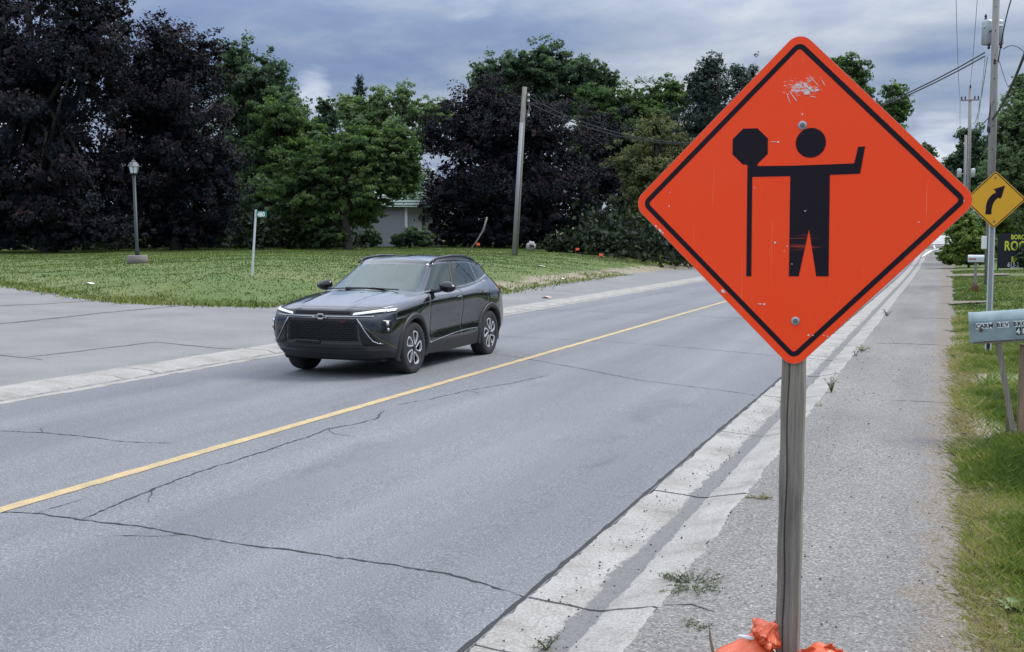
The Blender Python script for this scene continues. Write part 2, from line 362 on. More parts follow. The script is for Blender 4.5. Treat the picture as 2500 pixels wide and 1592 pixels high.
M['bark'] = barkmat('tree_bark', (0.020, 0.018, 0.016), (0.050, 0.045, 0.038))
M['pole_wood'] = barkmat('pole_wood', (0.15, 0.145, 0.14), (0.30, 0.29, 0.27), (30, 30, 1.0))
M['pole_brown'] = barkmat('pole_wood_brown', (0.12, 0.115, 0.10), (0.24, 0.22, 0.19), (30, 30, 1.0))
M['galv'] = Mt('galvanised_metal', (0.36, 0.39, 0.41), 0.5, 0.5).m
M['galv_light'] = Mt('light_metal', (0.50, 0.53, 0.55), 0.5, 0.3).m
M['dark_metal'] = Mt('dark_metal', (0.03, 0.032, 0.034), 0.5, 0.6).m
M['wire'] = Mt('wire', (0.025, 0.025, 0.03), 0.6).m
M['wire_grey'] = Mt('wire_grey', (0.16, 0.16, 0.17), 0.6).m
M['white'] = Mt('white_paint', (0.72, 0.73, 0.74), 0.6).m

# ================================================================== SETTING
def grid(name, xs, ys, zf, mat, extra=None, kind='structure'):
    X, Y = np.meshgrid(xs, ys); Z = zf(X, Y); V = np.stack([X, Y, Z], -1).reshape(-1, 3)
    nx, ny = len(xs), len(ys); i = np.arange(nx-1); j = np.arange(ny-1); I, J = np.meshgrid(i, j); a = (J*nx+I).ravel()
    o = fast_mesh(name, V, np.stack([a, a+1, a+nx+1, a+nx], -1), mat, None, True)
    if extra is not None:
        at_ = o.data.attributes.new(extra[0], 'FLOAT', 'POINT'); at_.data.foreach_set('value', np.asarray(extra[1](X, Y), np.float32).ravel())
    if kind: o['kind'] = kind
    return o
def ZB(X, Y): return zr(Y) + np.minimum(0.9, 0.03*np.clip(-10.75-X, 0, None)) - 0.16
ground = grid('ground', np.concatenate([np.linspace(-900, -90, 10), np.linspace(-80, 80, 33), np.linspace(90, 900, 10)]),
              np.concatenate([np.linspace(-60, 200, 66), np.linspace(230, 1500, 12)]), ZB, M['lawn'])
road = grid('road', np.linspace(-9.8, -1.95, 18), np.concatenate([np.arange(-8, 40, 1.0), np.arange(40, 176, 2.0)]),
            lambda X, Y: zr(Y) + 0.05*(1-((X+5.87)/3.93)**2), M['road'])
def zroad(x, y): return float(zr(y)) + 0.05*(1-((x+5.87)/3.93)**2)
cross = grid('cross_street', np.linspace(-60, 40, 40), np.linspace(126, 152, 14), lambda X, Y: zr(Y)+0.075, asphalt('glare_pale_asphalt', (0.28, 0.285, 0.29), (0.34, 0.345, 0.35), (0.42, 0.42, 0.42), 0.1))  # far road's overexposed glare is put into this paler asphalt colour
lotg = grid('parking_lot', np.linspace(-90, -10.72, 80), np.linspace(-8, 176, 150), lambda X, Y: lot(X, Y), M['lot'])
path = grid('sidewalk', np.linspace(-1.27, 0.75, 12), np.arange(-6, 127, 1.0), lambda X, Y: zr(Y)+0.03, M['path'])
bedr = grid('gutter_bed', np.linspace(-1.98, -1.25, 4), np.arange(-6, 127, 1.0), lambda X, Y: zr(Y)-0.055, M['soil'])
bedl = grid('gutter_bed', np.linspace(-10.76, -9.78, 4), np.arange(-8, 150, 1.0), lambda X, Y: zr(Y)-0.06, M['soil'])
def dryL(X, Y):
    s = lawn_sd(X, Y); along = np.clip((Y-27)/6, 0, 1)*np.where(X > -30, 1, 0)
    return np.clip(1.05-s/(0.25+1.55*along), 0, 1)*(0.25+0.75*along)
lawn = grid('lawn', np.concatenate([np.arange(-120, -60, 3.0), np.arange(-60, -12, 0.33)]), np.concatenate([np.arange(20, 75, 0.33), np.arange(75, 176, 1.5)]), lawn_z, M['lawn'], ('dry', dryL))
def dryR(X, Y):
    s = X-verge_x(Y); w = 0.10+0.14*vnoise(X, Y, 0.8, 11); far = np.clip(1-(Y-22)/20, 0.3, 1)
    return np.clip(1.1-s/w*0.55, 0, 1)*far + 0.45*(vnoise(X, Y, 1.3, 12) > 0.72)*np.clip(1-(Y-14)/10, 0, 1)
verge = grid('verge', np.concatenate([np.arange(-0.1, 4, 0.06), np.arange(4, 60, 1.5)]), np.concatenate([np.arange(-2, 25, 0.09), np.arange(25, 127, 0.6)]), verge_z, M['lawn'], ('dry', dryR))
# asphalt driveways crossing the far verge
def patch(name, poly, zf, mat, n=1):
    return mesh(name, [(x, y, zf(x, y)) for x, y in poly], [tuple(range(len(poly)))], mat)

# kerbs, slab by slab
rs = random.Random(5)
def slab_row(parent, x0, x1, joints, prof, grime, hd=1.0, wob=0.012):
    """prof: list of (t, z, grime) across; x0 is the road side"""
    for k, (ya, yb) in enumerate(zip(joints[:-1], joints[1:])):
        if yb > 115: break
        gap = 0.009 if rs.random() < 0.55 else 0.018
        n = max(2, int((yb-ya)/(0.045 if yb < 14 else 0.12 if yb < 28 else 0.6))); V = []; G = []
        tilt = rs.uniform(-0.004, 0.004); sd_ = rs.random()*50
        for i in range(n+1):
            y = ya+gap+(yb-ya-2*gap)*i/n; e = 0.004*math.sin(i*3.7)
            for j, (t, z, g) in enumerate(prof):
                x = x0+(x1-x0)*t
                if j <= 1: x += wob*(float(vnoise(y, 0.3, 7, 21))-0.5)*2+wob*1.1*(float(vnoise(y, 0.9, 31, 22))-0.5)
                if j >= len(prof)-2: x += wob*1.5*(float(vnoise(y, 0.7, 5, 23))-0.5)*2+wob*1.9*(float(vnoise(y, 0.2, 27, 24))-0.5)
                yy = y + (0.01*(float(vnoise(x, sd_, 20, 9))-0.5) if i in (0, n) else 0)
                V.append((x, yy, float(zr(y))+z+tilt*(i/n-0.5))); G.append(g)
        m_ = len(prof); F = [(i*m_+j, i*m_+j+1, (i+1)*m_+j+1, (i+1)*m_+j) for i in range(n) for j in range(m_-1)]
        nv = len(V)                                   # end faces down to the bed
        for i in (0, n):
            b0 = len(V)
            for j in range(m_): v = V[i*m_+j]; V.append((v[0], v[1], v[2]-0.05)); G.append(0.6)
            for j in range(m_-1): F.append((i*m_+j, i*m_+j+1, b0+j+1, b0+j))
        o = mesh('slab', V, F, M['concrete'], parent)
        a = o.data.attributes.new('grime', 'FLOAT', 'POINT'); a.data.foreach_set('value', G)
jr = [-3.2, -0.6, 2.0, 4.62, 5.34, 8.02, 10.75, 13.38, 15.7, 17.9]; 
while jr[-1] < 116: jr.append(jr[-1]+rs.uniform(2.2, 3.1))
kr = empty('kerb', (0, 0, 0)); tag(kr, kind='structure')
PR = [(0.0, -0.045, 0.5), (0.004, 0.004, 0.55), (0.03, 0.003, 0.22), (0.15, -0.003, 0.12), (0.33, -0.012, 0.34), (0.42, -0.019, 0.62), (0.47, -0.023, 0.95), (0.55, -0.023, 1.0), (0.60, -0.018, 0.60), (0.68, -0.004, 0.10), (0.85, 0.018, 0.05), (0.955, 0.034, 0.12), (1.0, 0.030, 0.66)]
slab_row(kr, -1.95, -1.26, jr, PR, True)
kl = empty('kerb', (0, 0, 0)); tag(kl, kind='structure')
jl = [-3.0, 0, 3, 6, 9.1, 12.05]
jl += [12.75 + i*2.95 for i in range(40)]
PL = [(0.0, -0.045, 0), (0.004, 0.004, 0.1), (0.12, 0.0, 0.15), (0.24, -0.010, 0.5), (0.31, -0.012, 0.72), (0.38, 0.0, 0.45), (0.50, 0.03, 0.05), (0.75, 0.042, 0.0), (0.98, 0.048, 0.1), (1.0, 0.02, 0.4)]
slab_row(kl, -9.8, -10.75, jl, PL, True, wob=0.02)
# asphalt seam along the slabs' road side
def ribbon(name, pts, w, zf, mat, parent=None, jag=0.4, step=0.05, seed=1, lift=0.003, wob=0.02):
    rr = random.Random(seed); P = []
    for (ax, ay), (bx, by) in zip(pts[:-1], pts[1:]):
        n = max(1, int(math.hypot(bx-ax, by-ay)/step))
        for i in range(n): P.append((ax+(bx-ax)*i/n, ay+(by-ay)*i/n))
    P.append(pts[-1]); V = []; F = []; o1 = o2 = 0
    for i, (x, y) in enumerate(P):
        a = P[min(i+1, len(P)-1)]; b = P[max(i-1, 0)]; dx, dy = a[0]-b[0], a[1]-b[1]; l = math.hypot(dx, dy) or 1
        nx, ny = -dy/l, dx/l; o1 = 0.75*o1+rr.uniform(-1, 1)*wob; ww = w*(1+rr.uniform(-jag, jag))*(0.35+0.65*min(1, i/6, (len(P)-1-i)/6))
        for s in (-1, 1):
            X = x+nx*(o1+s*ww/2); Y = y+ny*(o1+s*ww/2); V.append((X, Y, zf(X, Y)+lift))
        if i: F.append((2*i-2, 2*i-1, 2*i+1, 2*i))
    return mesh(name, V, F, mat, parent)
zrf = lambda x, y: zroad(x, y)
ribbon('road_seam', [(-1.972, y) for y in np.arange(-2, 110, 2.0)], 0.030, zrf, M['crack'], road, 0.5, 0.12, 3, 0.003, 0.003)
CR = [([(-9.5, 5.9), (-7.6, 5.5), (-5.78, 5.64), (-5.51, 5.69), (-5.13, 5.67), (-4.71, 5.67), (-4.29, 5.62), (-3.95, 5.59), (-3.54, 5.58), (-3.18, 5.56), (-2.85, 5.58), (-2.52, 5.54), (-2.2, 5.45), (-1.96, 5.34)], 0.022),
      ([(-5.14, 5.67), (-5.21, 6.12), (-5.27, 6.58), (-5.34, 7.15), (-5.34, 7.58), (-5.34, 8.06), (-5.37, 8.48), (-5.37, 8.91), (-5.41, 9.27), (-5.32, 9.57), (-5.26, 9.97), (-5.44, 10.49)], 0.020),
      ([(-5.5, 10.9), (-5.35, 11.44), (-5.24, 12.23), (-4.99, 13.08), (-4.84, 14.05)], 0.016),
      ([(-9.7, 8.3), (-8.32, 8.16), (-7.84, 8.18), (-7.34, 8.15), (-6.79, 8.04), (-6.31, 8.12)], 0.018),
      ([(-9.7, 19.9), (-8.04, 19.65), (-6.93, 19.21), (-5.47, 18.96), (-4.23, 18.63), (-2.37, 17.94)], 0.020),
      ([(-9.7, 17.3), (-6.77, 16.53), (-6.04, 16.01), (-4.81, 15.03), (-3.61, 14.04), (-1.96, 13.38)], 0.018),
      ([(-9.78, 27.3), (-8.71, 27.17), (-6.92, 26.84), (-5.32, 25.95), (-2, 25.3)], 0.035), ([(-9.7, 37), (-5, 36.4), (-2, 36.2)], 0.03), ([(-9.7, 49), (-5, 48.4), (-2, 47.9)], 0.03),
      ([(-1.96, 3.2), (-3.1, 2.6), (-4.4, 2.9)], 0.02)]
for i, (p, w) in enumerate(CR):
    ribbon('crack', p, w*0.72, zrf, M['crack'], road, 0.75, 0.035, 30+i, 0.003, 0.009)
    for k in range(2 if i < 3 else 1):
        q = p[rs.randrange(1, len(p)-1)]; a_ = rs.uniform(0, 6.28); L_k = rs.uniform(.25, .6); pts_ = [q]
        for _ in range(4): a_ += rs.uniform(-.5, .5); pts_.append((pts_[-1][0]+math.cos(a_)*L_k/4, pts_[-1][1]+math.sin(a_)*L_k/4))
        if -9.6 < pts_[-1][0] < -2.05: ribbon('crack', pts_, 0.008, zrf, M['crack'], road, 0.8, 0.03, 130+i*3+k, 0.0035, 0.006)
lotf = lambda x, y: float(lot(x, y))
LC = [([(-16.9, 14.5), (-16.93, 16.69), (-16.98, 17.8), (-17.22, 19.86), (-17.3, 23.0)], 0.10, 'tar'), ([(-20.3, 17), (-20.22, 19.96), (-19.87, 21.11), (-19.9, 23.2)], 0.12, 'soil'),
      ([(-12.7, 13), (-12.56, 15.78), (-11.25, 15.58), (-10.8, 15.7)], 0.05, 'tar'), ([(-18.5, 13.5), (-15, 13.2), (-12.3, 12.9)], 0.06, 'tar'), ([(-11, 36), (-12.5, 36.4), (-13.2, 36.3)], 0.06, 'tar')]
for i, (p, w, mm) in enumerate(LC): ribbon('crack', p, w, lotf, M[mm], lotg, 0.5, 0.1, 60+i, 0.004, 0.02)
pf = lambda x, y: float(zr(y))+0.03
for i, (yy, xa, xb, w) in enumerate([(20.6, -1.1, 0.15, 0.05), (5.4, -1.25, -1.0, 0.02), (13.3, -0.5, 0.3, 0.02), (27.5, -0.9, 0.4, 0.05), (34, -0.2, 0.4, 0.08), (46, -0.3, 0.4, 0.1), (63, -1, 0.3, 0.12), (15.4, 0.0, 0.35, 0.03)]):
    ribbon('crack', [(xa, yy), ((xa+xb)/2, yy+0.05), (xb, yy-0.03)], w, pf, M['crack'] if i != 2 else M['tar'], path, 0.6, 0.05, 90+i, 0.003, 0.008)
# the yellow line, worn
def ylw():
    m = Mt('worn_yellow_paint', (0.5, 0.35, 0.1), 0.75); co = m.coord('Position'); a = m.noise(co, 70, 4, 0.75); b = m.noise(co, 5, 3, 0.6)
    w = m.math('ADD', a, m.math('MULTIPLY', b, 0.45))
    m.base(m.ramp(w, [(0.52, (0.175, 0.165, 0.145)), (0.72, (0.42, 0.31, 0.155)), (0.95, (0.54, 0.40, 0.19))])); m.bump(a, 0.3, 0.004); return m.m
M['yellow_paint'] = ylw()
def strip(name, xa, xb, ya, yb, mat, parent, lift=0.004, step=0.08, rag=0.006):
    V = []; F = []; n = max(1, int((yb-ya)/step)); rr = random.Random(8)
    for i in range(n+1):
        y = ya+(yb-ya)*i/n; V += [(xa+rr.uniform(-rag, rag), y, zroad(xa, y)+lift), (xb+rr.uniform(-rag, rag), y, zroad(xb, y)+lift)]
        if i: F.append((2*i-2, 2*i-1, 2*i+1, 2*i))
    return mesh(name, V, F, mat, parent)
strip('centre_line', -5.87, -5.75, -6, 125, M['yellow_paint'], road)
def wl(pts, w): ribbon('white_line', pts, w, lambda x, y: float(zr(y))+0.05, M['white'], road, 0.05, 1.0, 4, 0.01+0.02, 0)
wl([(-2.25, 88), (-2.25, 100), (-2.2, 112), (-2.2, 124)], 0.22); wl([(-1.5, 93), (-1.0, 108), (-0.1, 115), (0.3, 120), (-0.2, 124)], 0.22); wl([(-0.7, 113), (-0.9, 124)], 0.2)
def wl2(pts, w): ribbon('white_line', pts, w, lambda x, y: float(zr(y))+0.075, M['white'], cross, 0.05, 1.0, 4, 0.012, 0)
wl2([(-40, 126.6), (20, 126.6)], 0.5); wl2([(-40, 150.5), (20, 150.5)], 0.5)

# ================================================================== VEGETATION
rng = np.random.default_rng(7)
def leaf_mesh(name, P, size, mat, parent=None, up=0.35, aspect=0.62, droop=0.0, tint=None, nrm=None):
    n = len(P); 
    N = rng.normal(size=(n, 3)); N /= np.linalg.norm(N, axis=1)[:, None]
    if nrm is not None: N = N+nrm*0.9
    N[:, 2] += up; N /= np.linalg.norm(N, axis=1)[:, None]
    A = rng.normal(size=(n, 3)); A[:, 2] -= droop; A -= N*np.sum(A*N, 1)[:, None]; A /= np.linalg.norm(A, axis=1)[:, None]; B = np.cross(N, A)
    s = (size*rng.uniform(0.45, 1.45, n))[:, None]
    V = np.stack([P-A*s*0.5, P+B*s*aspect*0.5-A*s*0.08+N*s*0.08, P+A*s*0.5, P-B*s*aspect*0.5-A*s*0.08+N*s*0.08], 1).reshape(-1, 3)
    F = np.arange(4*n).reshape(n, 4)
    if tint is None: tint = rng.uniform(0, 1, n)
    return fast_mesh(name, V, F, mat, parent, False, tint)
def crown_points(lobes, n, shell=0.62, clump=0.20, flat=0.7, rag=0.16):
    """leaf positions in lumpy ellipsoids: lobes = (cx,cy,cz,rx,ry,rz)"""
    lobes = np.array(lobes, float); w = lobes[:, 3]*lobes[:, 5]; w /= w.sum(); out = []; tn = []; nr = []; szs = []
    for L, q in zip(lobes, w):
        k = int(n*q); R3 = L[3:6]; nc = max(16, int(3.8/clump**2))
        D = rng.normal(size=(nc, 3)); D /= np.linalg.norm(D, axis=1)[:, None]
        rad = shell+(1-shell)*rng.uniform(0, 1, nc)**0.6; rad *= 1+rag*rng.normal(size=nc)
        inner = rng.uniform(0, 1, nc) < 0.18; rad[inner] *= rng.uniform(0.2, 0.8, inner.sum())
        CC = D*rad[:, None]*R3; cr = clump*rng.uniform(0.55, 1.35, nc)
        ct = rng.uniform(-0.22, 0.22, nc)
        idx = rng.integers(0, nc, k); kb = int(k*0.10); d = rng.normal(size=(k, 3)); d /= np.linalg.norm(d, axis=1)[:, None]
        rr = rng.uniform(0.25, 1, k)**0.45; ps = d*(rr*cr[idx])[:, None]*R3.min()*np.array([1.25, 1.25, flat])
        # sprays: stretch each clump outward a little
        ps += D[idx]*(rng.exponential(0.05, k)*R3.min())[:, None]
        # leaves deep in the crown, where limbs and shade fill it
        ps[:kb] = D[idx[:kb]]*R3*rng.uniform(0.1, 0.80, kb)[:, None]-CC[idx[:kb]]+rng.normal(size=(kb, 3))*R3.min()*0.06
        p = CC[idx]+ps+L[:3]; out.append(p); szs.append(np.where(np.arange(k) < kb, 2.6, 1.0))
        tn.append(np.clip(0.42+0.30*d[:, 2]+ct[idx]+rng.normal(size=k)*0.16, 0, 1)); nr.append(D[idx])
    global LS; LS = np.concatenate(szs)
    return np.concatenate(out), np.concatenate(tn), np.concatenate(nr)
def limbs(mb, base, top, r, targets, rr):
    base = Vector(base); top = Vector(top); mid = base.lerp(top, 0.5)+Vector((rr.uniform(-.2, .2), rr.uniform(-.2, .2), 0))
    mb.tube([base-Vector((0, 0, 0.2)), base+Vector((0, 0, 0.15)), mid, top], [r*1.45, r*1.05, r*0.8, r*0.35], 9)
    for t in targets:
        t = Vector(t); k = rr.uniform(0.25, 0.8); s = base.lerp(top, k); e = s.lerp(t, 0.8)
        m = s.lerp(e, 0.5)+Vector((rr.uniform(-.3, .3), rr.uniform(-.3, .3), rr.uniform(0, .6)))
        mb.tube([s, m, e], [r*0.42, r*0.25, r*0.07], 6)
def tree(name, label, basepx, depth, lobes, mat, n, leaf=0.17, group=None, trunk=0.22, clump=0.20, shell=0.6, dz=0.55, up=0.35, base_z=None, cat='tree', droop=0.0, flat=0.7, aspect=0.62, rag=0.16):
    """lobes in photo pixels (x, y, rx, ry[, depth offset m]) at the tree's real distance"""
    b = at(*basepx, depth); b.z = zg(b.x, b.y) if base_z is None else base_z
    k = depth/FP; T = empty(name, b); tag(T, label, cat, group); Ls = []
    for l in lobes:
        do = l[4] if len(l) > 4 else 0.0
        c = at(l[0], l[1], depth+do)-b; rx, rz = l[2]*k, l[3]*k; Ls.append((c.x, c.y, c.z, rx, (rx+rz)/2*dz/0.55*0.8, rz))
    P, tn, nr = crown_points(Ls, n, shell, clump, flat, rag)
    keep = P[:, 2] > 0.15; P, tn, nr = P[keep], tn[keep], nr[keep]; ls = LS[keep]
    cr = leaf_mesh('crown', P, leaf*1.04*ls, M[mat], T, up, aspect, droop, tn, nr)
    mb = MB(); rr = random.Random(len(label)); L0 = max(Ls, key=lambda q: q[3]*q[5]); tops = max(Ls, key=lambda q: q[2])
    limbs(mb, (0, 0, 0), (L0[0]*0.7, L0[1]*0.7, max(tops[2]*0.95, 1.0)), trunk, [(q[0]+rr.uniform(-.6, .6)*q[3], q[1]+rr.uniform(-.6, .6)*q[4], q[2]+rr.uniform(-.3, .7)*q[5]) for q in Ls for _ in range(5)], rr)
    mb.build('trunk', M['bark'], T, True)
    return T
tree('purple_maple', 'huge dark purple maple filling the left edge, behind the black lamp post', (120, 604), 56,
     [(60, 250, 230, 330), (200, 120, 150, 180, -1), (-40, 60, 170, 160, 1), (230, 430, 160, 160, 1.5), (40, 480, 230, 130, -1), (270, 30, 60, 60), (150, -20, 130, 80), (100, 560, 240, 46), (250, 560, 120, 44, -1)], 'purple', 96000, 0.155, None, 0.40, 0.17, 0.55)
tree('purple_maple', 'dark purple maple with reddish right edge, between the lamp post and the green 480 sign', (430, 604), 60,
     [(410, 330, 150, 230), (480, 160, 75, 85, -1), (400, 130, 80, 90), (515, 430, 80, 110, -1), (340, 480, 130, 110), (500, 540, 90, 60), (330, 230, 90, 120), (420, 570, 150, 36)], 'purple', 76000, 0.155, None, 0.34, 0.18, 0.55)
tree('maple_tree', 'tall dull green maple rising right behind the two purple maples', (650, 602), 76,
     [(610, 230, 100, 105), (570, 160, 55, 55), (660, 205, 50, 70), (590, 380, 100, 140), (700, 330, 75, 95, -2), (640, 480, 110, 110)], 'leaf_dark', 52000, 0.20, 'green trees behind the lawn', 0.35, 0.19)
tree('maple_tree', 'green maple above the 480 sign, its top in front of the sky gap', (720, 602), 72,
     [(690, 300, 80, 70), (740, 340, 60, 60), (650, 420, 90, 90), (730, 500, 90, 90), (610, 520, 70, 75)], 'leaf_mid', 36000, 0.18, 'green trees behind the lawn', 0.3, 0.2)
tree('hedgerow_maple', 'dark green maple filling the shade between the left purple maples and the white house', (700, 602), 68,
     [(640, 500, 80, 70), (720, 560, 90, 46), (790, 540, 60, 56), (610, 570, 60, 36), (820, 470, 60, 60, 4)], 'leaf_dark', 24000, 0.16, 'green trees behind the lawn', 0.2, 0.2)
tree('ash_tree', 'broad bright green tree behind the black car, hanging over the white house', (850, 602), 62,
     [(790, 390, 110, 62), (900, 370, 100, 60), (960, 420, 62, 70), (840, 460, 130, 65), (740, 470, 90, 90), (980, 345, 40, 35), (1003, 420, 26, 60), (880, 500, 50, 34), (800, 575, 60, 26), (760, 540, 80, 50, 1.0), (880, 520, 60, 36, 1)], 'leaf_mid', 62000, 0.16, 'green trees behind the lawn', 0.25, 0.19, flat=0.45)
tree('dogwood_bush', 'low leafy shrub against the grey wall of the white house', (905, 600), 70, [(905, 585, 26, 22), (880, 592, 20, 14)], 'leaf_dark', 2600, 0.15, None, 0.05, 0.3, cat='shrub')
tree('dogwood_bush', 'larger dark shrub at the corner of the white house', (1000, 602), 69, [(1000, 580, 32, 26), (1035, 586, 26, 22), (975, 590, 20, 16)], 'leaf_dark', 4200, 0.15, None, 0.05, 0.3, cat='shrub')
tree('small_tree', 'small slender dark tree against the sky gap, left of the spruce', (797, 602), 90, [(797, 262, 26, 24), (790, 300, 34, 28), (812, 290, 24, 26), (800, 350, 34, 40)], 'leaf_dark', 3800, 0.22, None, 0.14, 0.30)
tree('poplar_tree', 'pale green feathery poplars standing behind the bright green tree', (970, 602), 96,
     [(870, 300, 44, 60), (925, 265, 36, 50), (985, 262, 34, 55), (1035, 290, 34, 46), (1080, 285, 40, 40), (950, 330, 100, 60), (845, 262, 26, 30)], 'leaf_pale', 24000, 0.24, None, 0.3, 0.24, up=0.1)
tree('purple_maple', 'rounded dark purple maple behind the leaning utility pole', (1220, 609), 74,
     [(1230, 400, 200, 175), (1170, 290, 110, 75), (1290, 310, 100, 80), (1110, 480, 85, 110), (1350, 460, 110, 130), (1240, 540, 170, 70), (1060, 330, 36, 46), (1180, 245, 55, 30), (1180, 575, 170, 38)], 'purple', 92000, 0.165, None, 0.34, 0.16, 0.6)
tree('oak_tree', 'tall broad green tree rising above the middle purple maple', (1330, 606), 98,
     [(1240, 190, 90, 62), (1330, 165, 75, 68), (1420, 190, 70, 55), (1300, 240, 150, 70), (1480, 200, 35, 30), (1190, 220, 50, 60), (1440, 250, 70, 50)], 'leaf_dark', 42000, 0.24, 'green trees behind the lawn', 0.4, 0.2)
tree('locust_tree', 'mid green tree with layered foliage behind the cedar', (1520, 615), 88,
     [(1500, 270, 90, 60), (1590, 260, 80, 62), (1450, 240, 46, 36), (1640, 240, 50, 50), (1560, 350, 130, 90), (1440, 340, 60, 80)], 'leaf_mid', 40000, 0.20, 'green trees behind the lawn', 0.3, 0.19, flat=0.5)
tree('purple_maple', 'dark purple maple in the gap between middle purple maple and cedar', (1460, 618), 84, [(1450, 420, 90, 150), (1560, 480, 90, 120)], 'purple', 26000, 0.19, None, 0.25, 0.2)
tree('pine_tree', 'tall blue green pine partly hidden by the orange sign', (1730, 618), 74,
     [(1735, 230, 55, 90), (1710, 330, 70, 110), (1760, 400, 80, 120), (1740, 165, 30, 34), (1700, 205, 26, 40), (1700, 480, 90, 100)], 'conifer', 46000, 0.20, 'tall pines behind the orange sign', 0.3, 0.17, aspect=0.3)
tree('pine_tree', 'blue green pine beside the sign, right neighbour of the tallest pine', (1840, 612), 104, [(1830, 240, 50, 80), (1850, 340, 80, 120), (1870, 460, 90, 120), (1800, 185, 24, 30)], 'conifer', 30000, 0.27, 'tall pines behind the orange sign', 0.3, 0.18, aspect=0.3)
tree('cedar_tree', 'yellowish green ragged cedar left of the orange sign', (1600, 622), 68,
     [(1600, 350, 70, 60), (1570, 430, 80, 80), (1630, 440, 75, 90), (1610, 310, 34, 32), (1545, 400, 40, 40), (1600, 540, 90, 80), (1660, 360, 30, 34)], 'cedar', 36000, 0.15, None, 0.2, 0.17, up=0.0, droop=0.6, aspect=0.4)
tree('lilac_bush', 'dark green shrub at the foot of the cedar and purple maple', (1440, 620), 66, [(1440, 585, 90, 36), (1370, 598, 60, 24), (1520, 595, 80, 32), (1640, 600, 70, 30)], 'baked_shade_leaf', 20000, 0.13, None, 0.08, 0.2, cat='shrub')
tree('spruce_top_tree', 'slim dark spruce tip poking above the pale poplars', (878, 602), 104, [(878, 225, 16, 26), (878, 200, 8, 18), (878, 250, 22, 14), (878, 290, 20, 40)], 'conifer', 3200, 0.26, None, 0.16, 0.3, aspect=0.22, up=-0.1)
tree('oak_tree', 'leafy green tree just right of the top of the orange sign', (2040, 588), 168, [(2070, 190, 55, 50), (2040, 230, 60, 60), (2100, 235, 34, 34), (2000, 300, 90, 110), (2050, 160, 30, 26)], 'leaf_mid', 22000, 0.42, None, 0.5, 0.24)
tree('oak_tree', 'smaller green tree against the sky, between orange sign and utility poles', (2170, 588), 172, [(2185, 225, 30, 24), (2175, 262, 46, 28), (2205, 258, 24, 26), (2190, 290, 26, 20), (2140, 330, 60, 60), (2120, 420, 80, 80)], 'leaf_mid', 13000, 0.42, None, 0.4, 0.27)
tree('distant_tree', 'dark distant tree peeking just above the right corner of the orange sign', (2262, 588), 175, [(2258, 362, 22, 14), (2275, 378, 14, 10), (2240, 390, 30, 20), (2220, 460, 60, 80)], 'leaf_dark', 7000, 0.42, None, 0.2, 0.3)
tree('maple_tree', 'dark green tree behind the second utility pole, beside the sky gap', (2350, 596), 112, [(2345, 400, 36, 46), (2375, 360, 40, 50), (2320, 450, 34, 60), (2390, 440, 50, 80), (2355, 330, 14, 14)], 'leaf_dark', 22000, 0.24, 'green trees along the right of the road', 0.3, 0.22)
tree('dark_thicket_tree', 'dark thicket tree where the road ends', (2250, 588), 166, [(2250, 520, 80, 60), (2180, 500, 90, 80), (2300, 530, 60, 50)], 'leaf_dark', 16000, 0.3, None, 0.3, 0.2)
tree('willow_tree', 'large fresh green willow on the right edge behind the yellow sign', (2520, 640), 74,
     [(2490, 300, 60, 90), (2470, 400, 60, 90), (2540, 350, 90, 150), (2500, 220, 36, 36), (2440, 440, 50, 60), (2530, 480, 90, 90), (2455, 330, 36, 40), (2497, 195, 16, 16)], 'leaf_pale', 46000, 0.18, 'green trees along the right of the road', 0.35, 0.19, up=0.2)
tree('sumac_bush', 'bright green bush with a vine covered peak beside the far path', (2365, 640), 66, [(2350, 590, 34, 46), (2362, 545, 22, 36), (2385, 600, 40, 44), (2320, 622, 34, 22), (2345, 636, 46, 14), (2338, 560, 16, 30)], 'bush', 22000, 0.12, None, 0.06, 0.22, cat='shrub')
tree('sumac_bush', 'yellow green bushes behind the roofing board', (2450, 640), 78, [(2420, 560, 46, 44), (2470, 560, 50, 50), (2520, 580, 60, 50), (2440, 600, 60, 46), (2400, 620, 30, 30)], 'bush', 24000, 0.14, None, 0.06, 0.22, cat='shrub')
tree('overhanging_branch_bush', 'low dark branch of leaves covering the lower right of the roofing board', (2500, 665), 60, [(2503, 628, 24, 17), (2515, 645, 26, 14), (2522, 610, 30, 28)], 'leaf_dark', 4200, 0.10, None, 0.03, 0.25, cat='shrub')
for i, (x_, y_r, hh_) in enumerate([(11, 40, 9.5), (12, 50, 10.5), (9.5, 31, 7), (13, 61, 11)]):
    T = empty('garden_tree', (x_, y_r, 0.3)); tag(T, ('first', 'second', 'third', 'last')[i]+' leafy garden tree set back on the near side, '+('beyond the mailboxes', 'level with the yellow sign', 'level with the orange sign', 'beside the far driveway')[i], 'tree', 'garden trees on the near side')
    P, tn, nr = crown_points([(0, 0, hh_*.62, 4.4, 5.0, hh_*.40), (0.5, 2.5, hh_*.45, 3.4, 3.6, hh_*.30)], 9000, .6, .2); leaf_mesh('crown', P, 0.30*LS, M['leaf_mid'], T, .3, .62, 0, tn, nr)
    mb = MB(); limbs(mb, (0, 0, 0), (0, 0, hh_*.8), .22, [(1.5, 1, hh_*.6), (-1.5, 2, hh_*.5), (1, -2, hh_*.65)], random.Random(i)); mb.build('trunk', M['bark'], T, True)
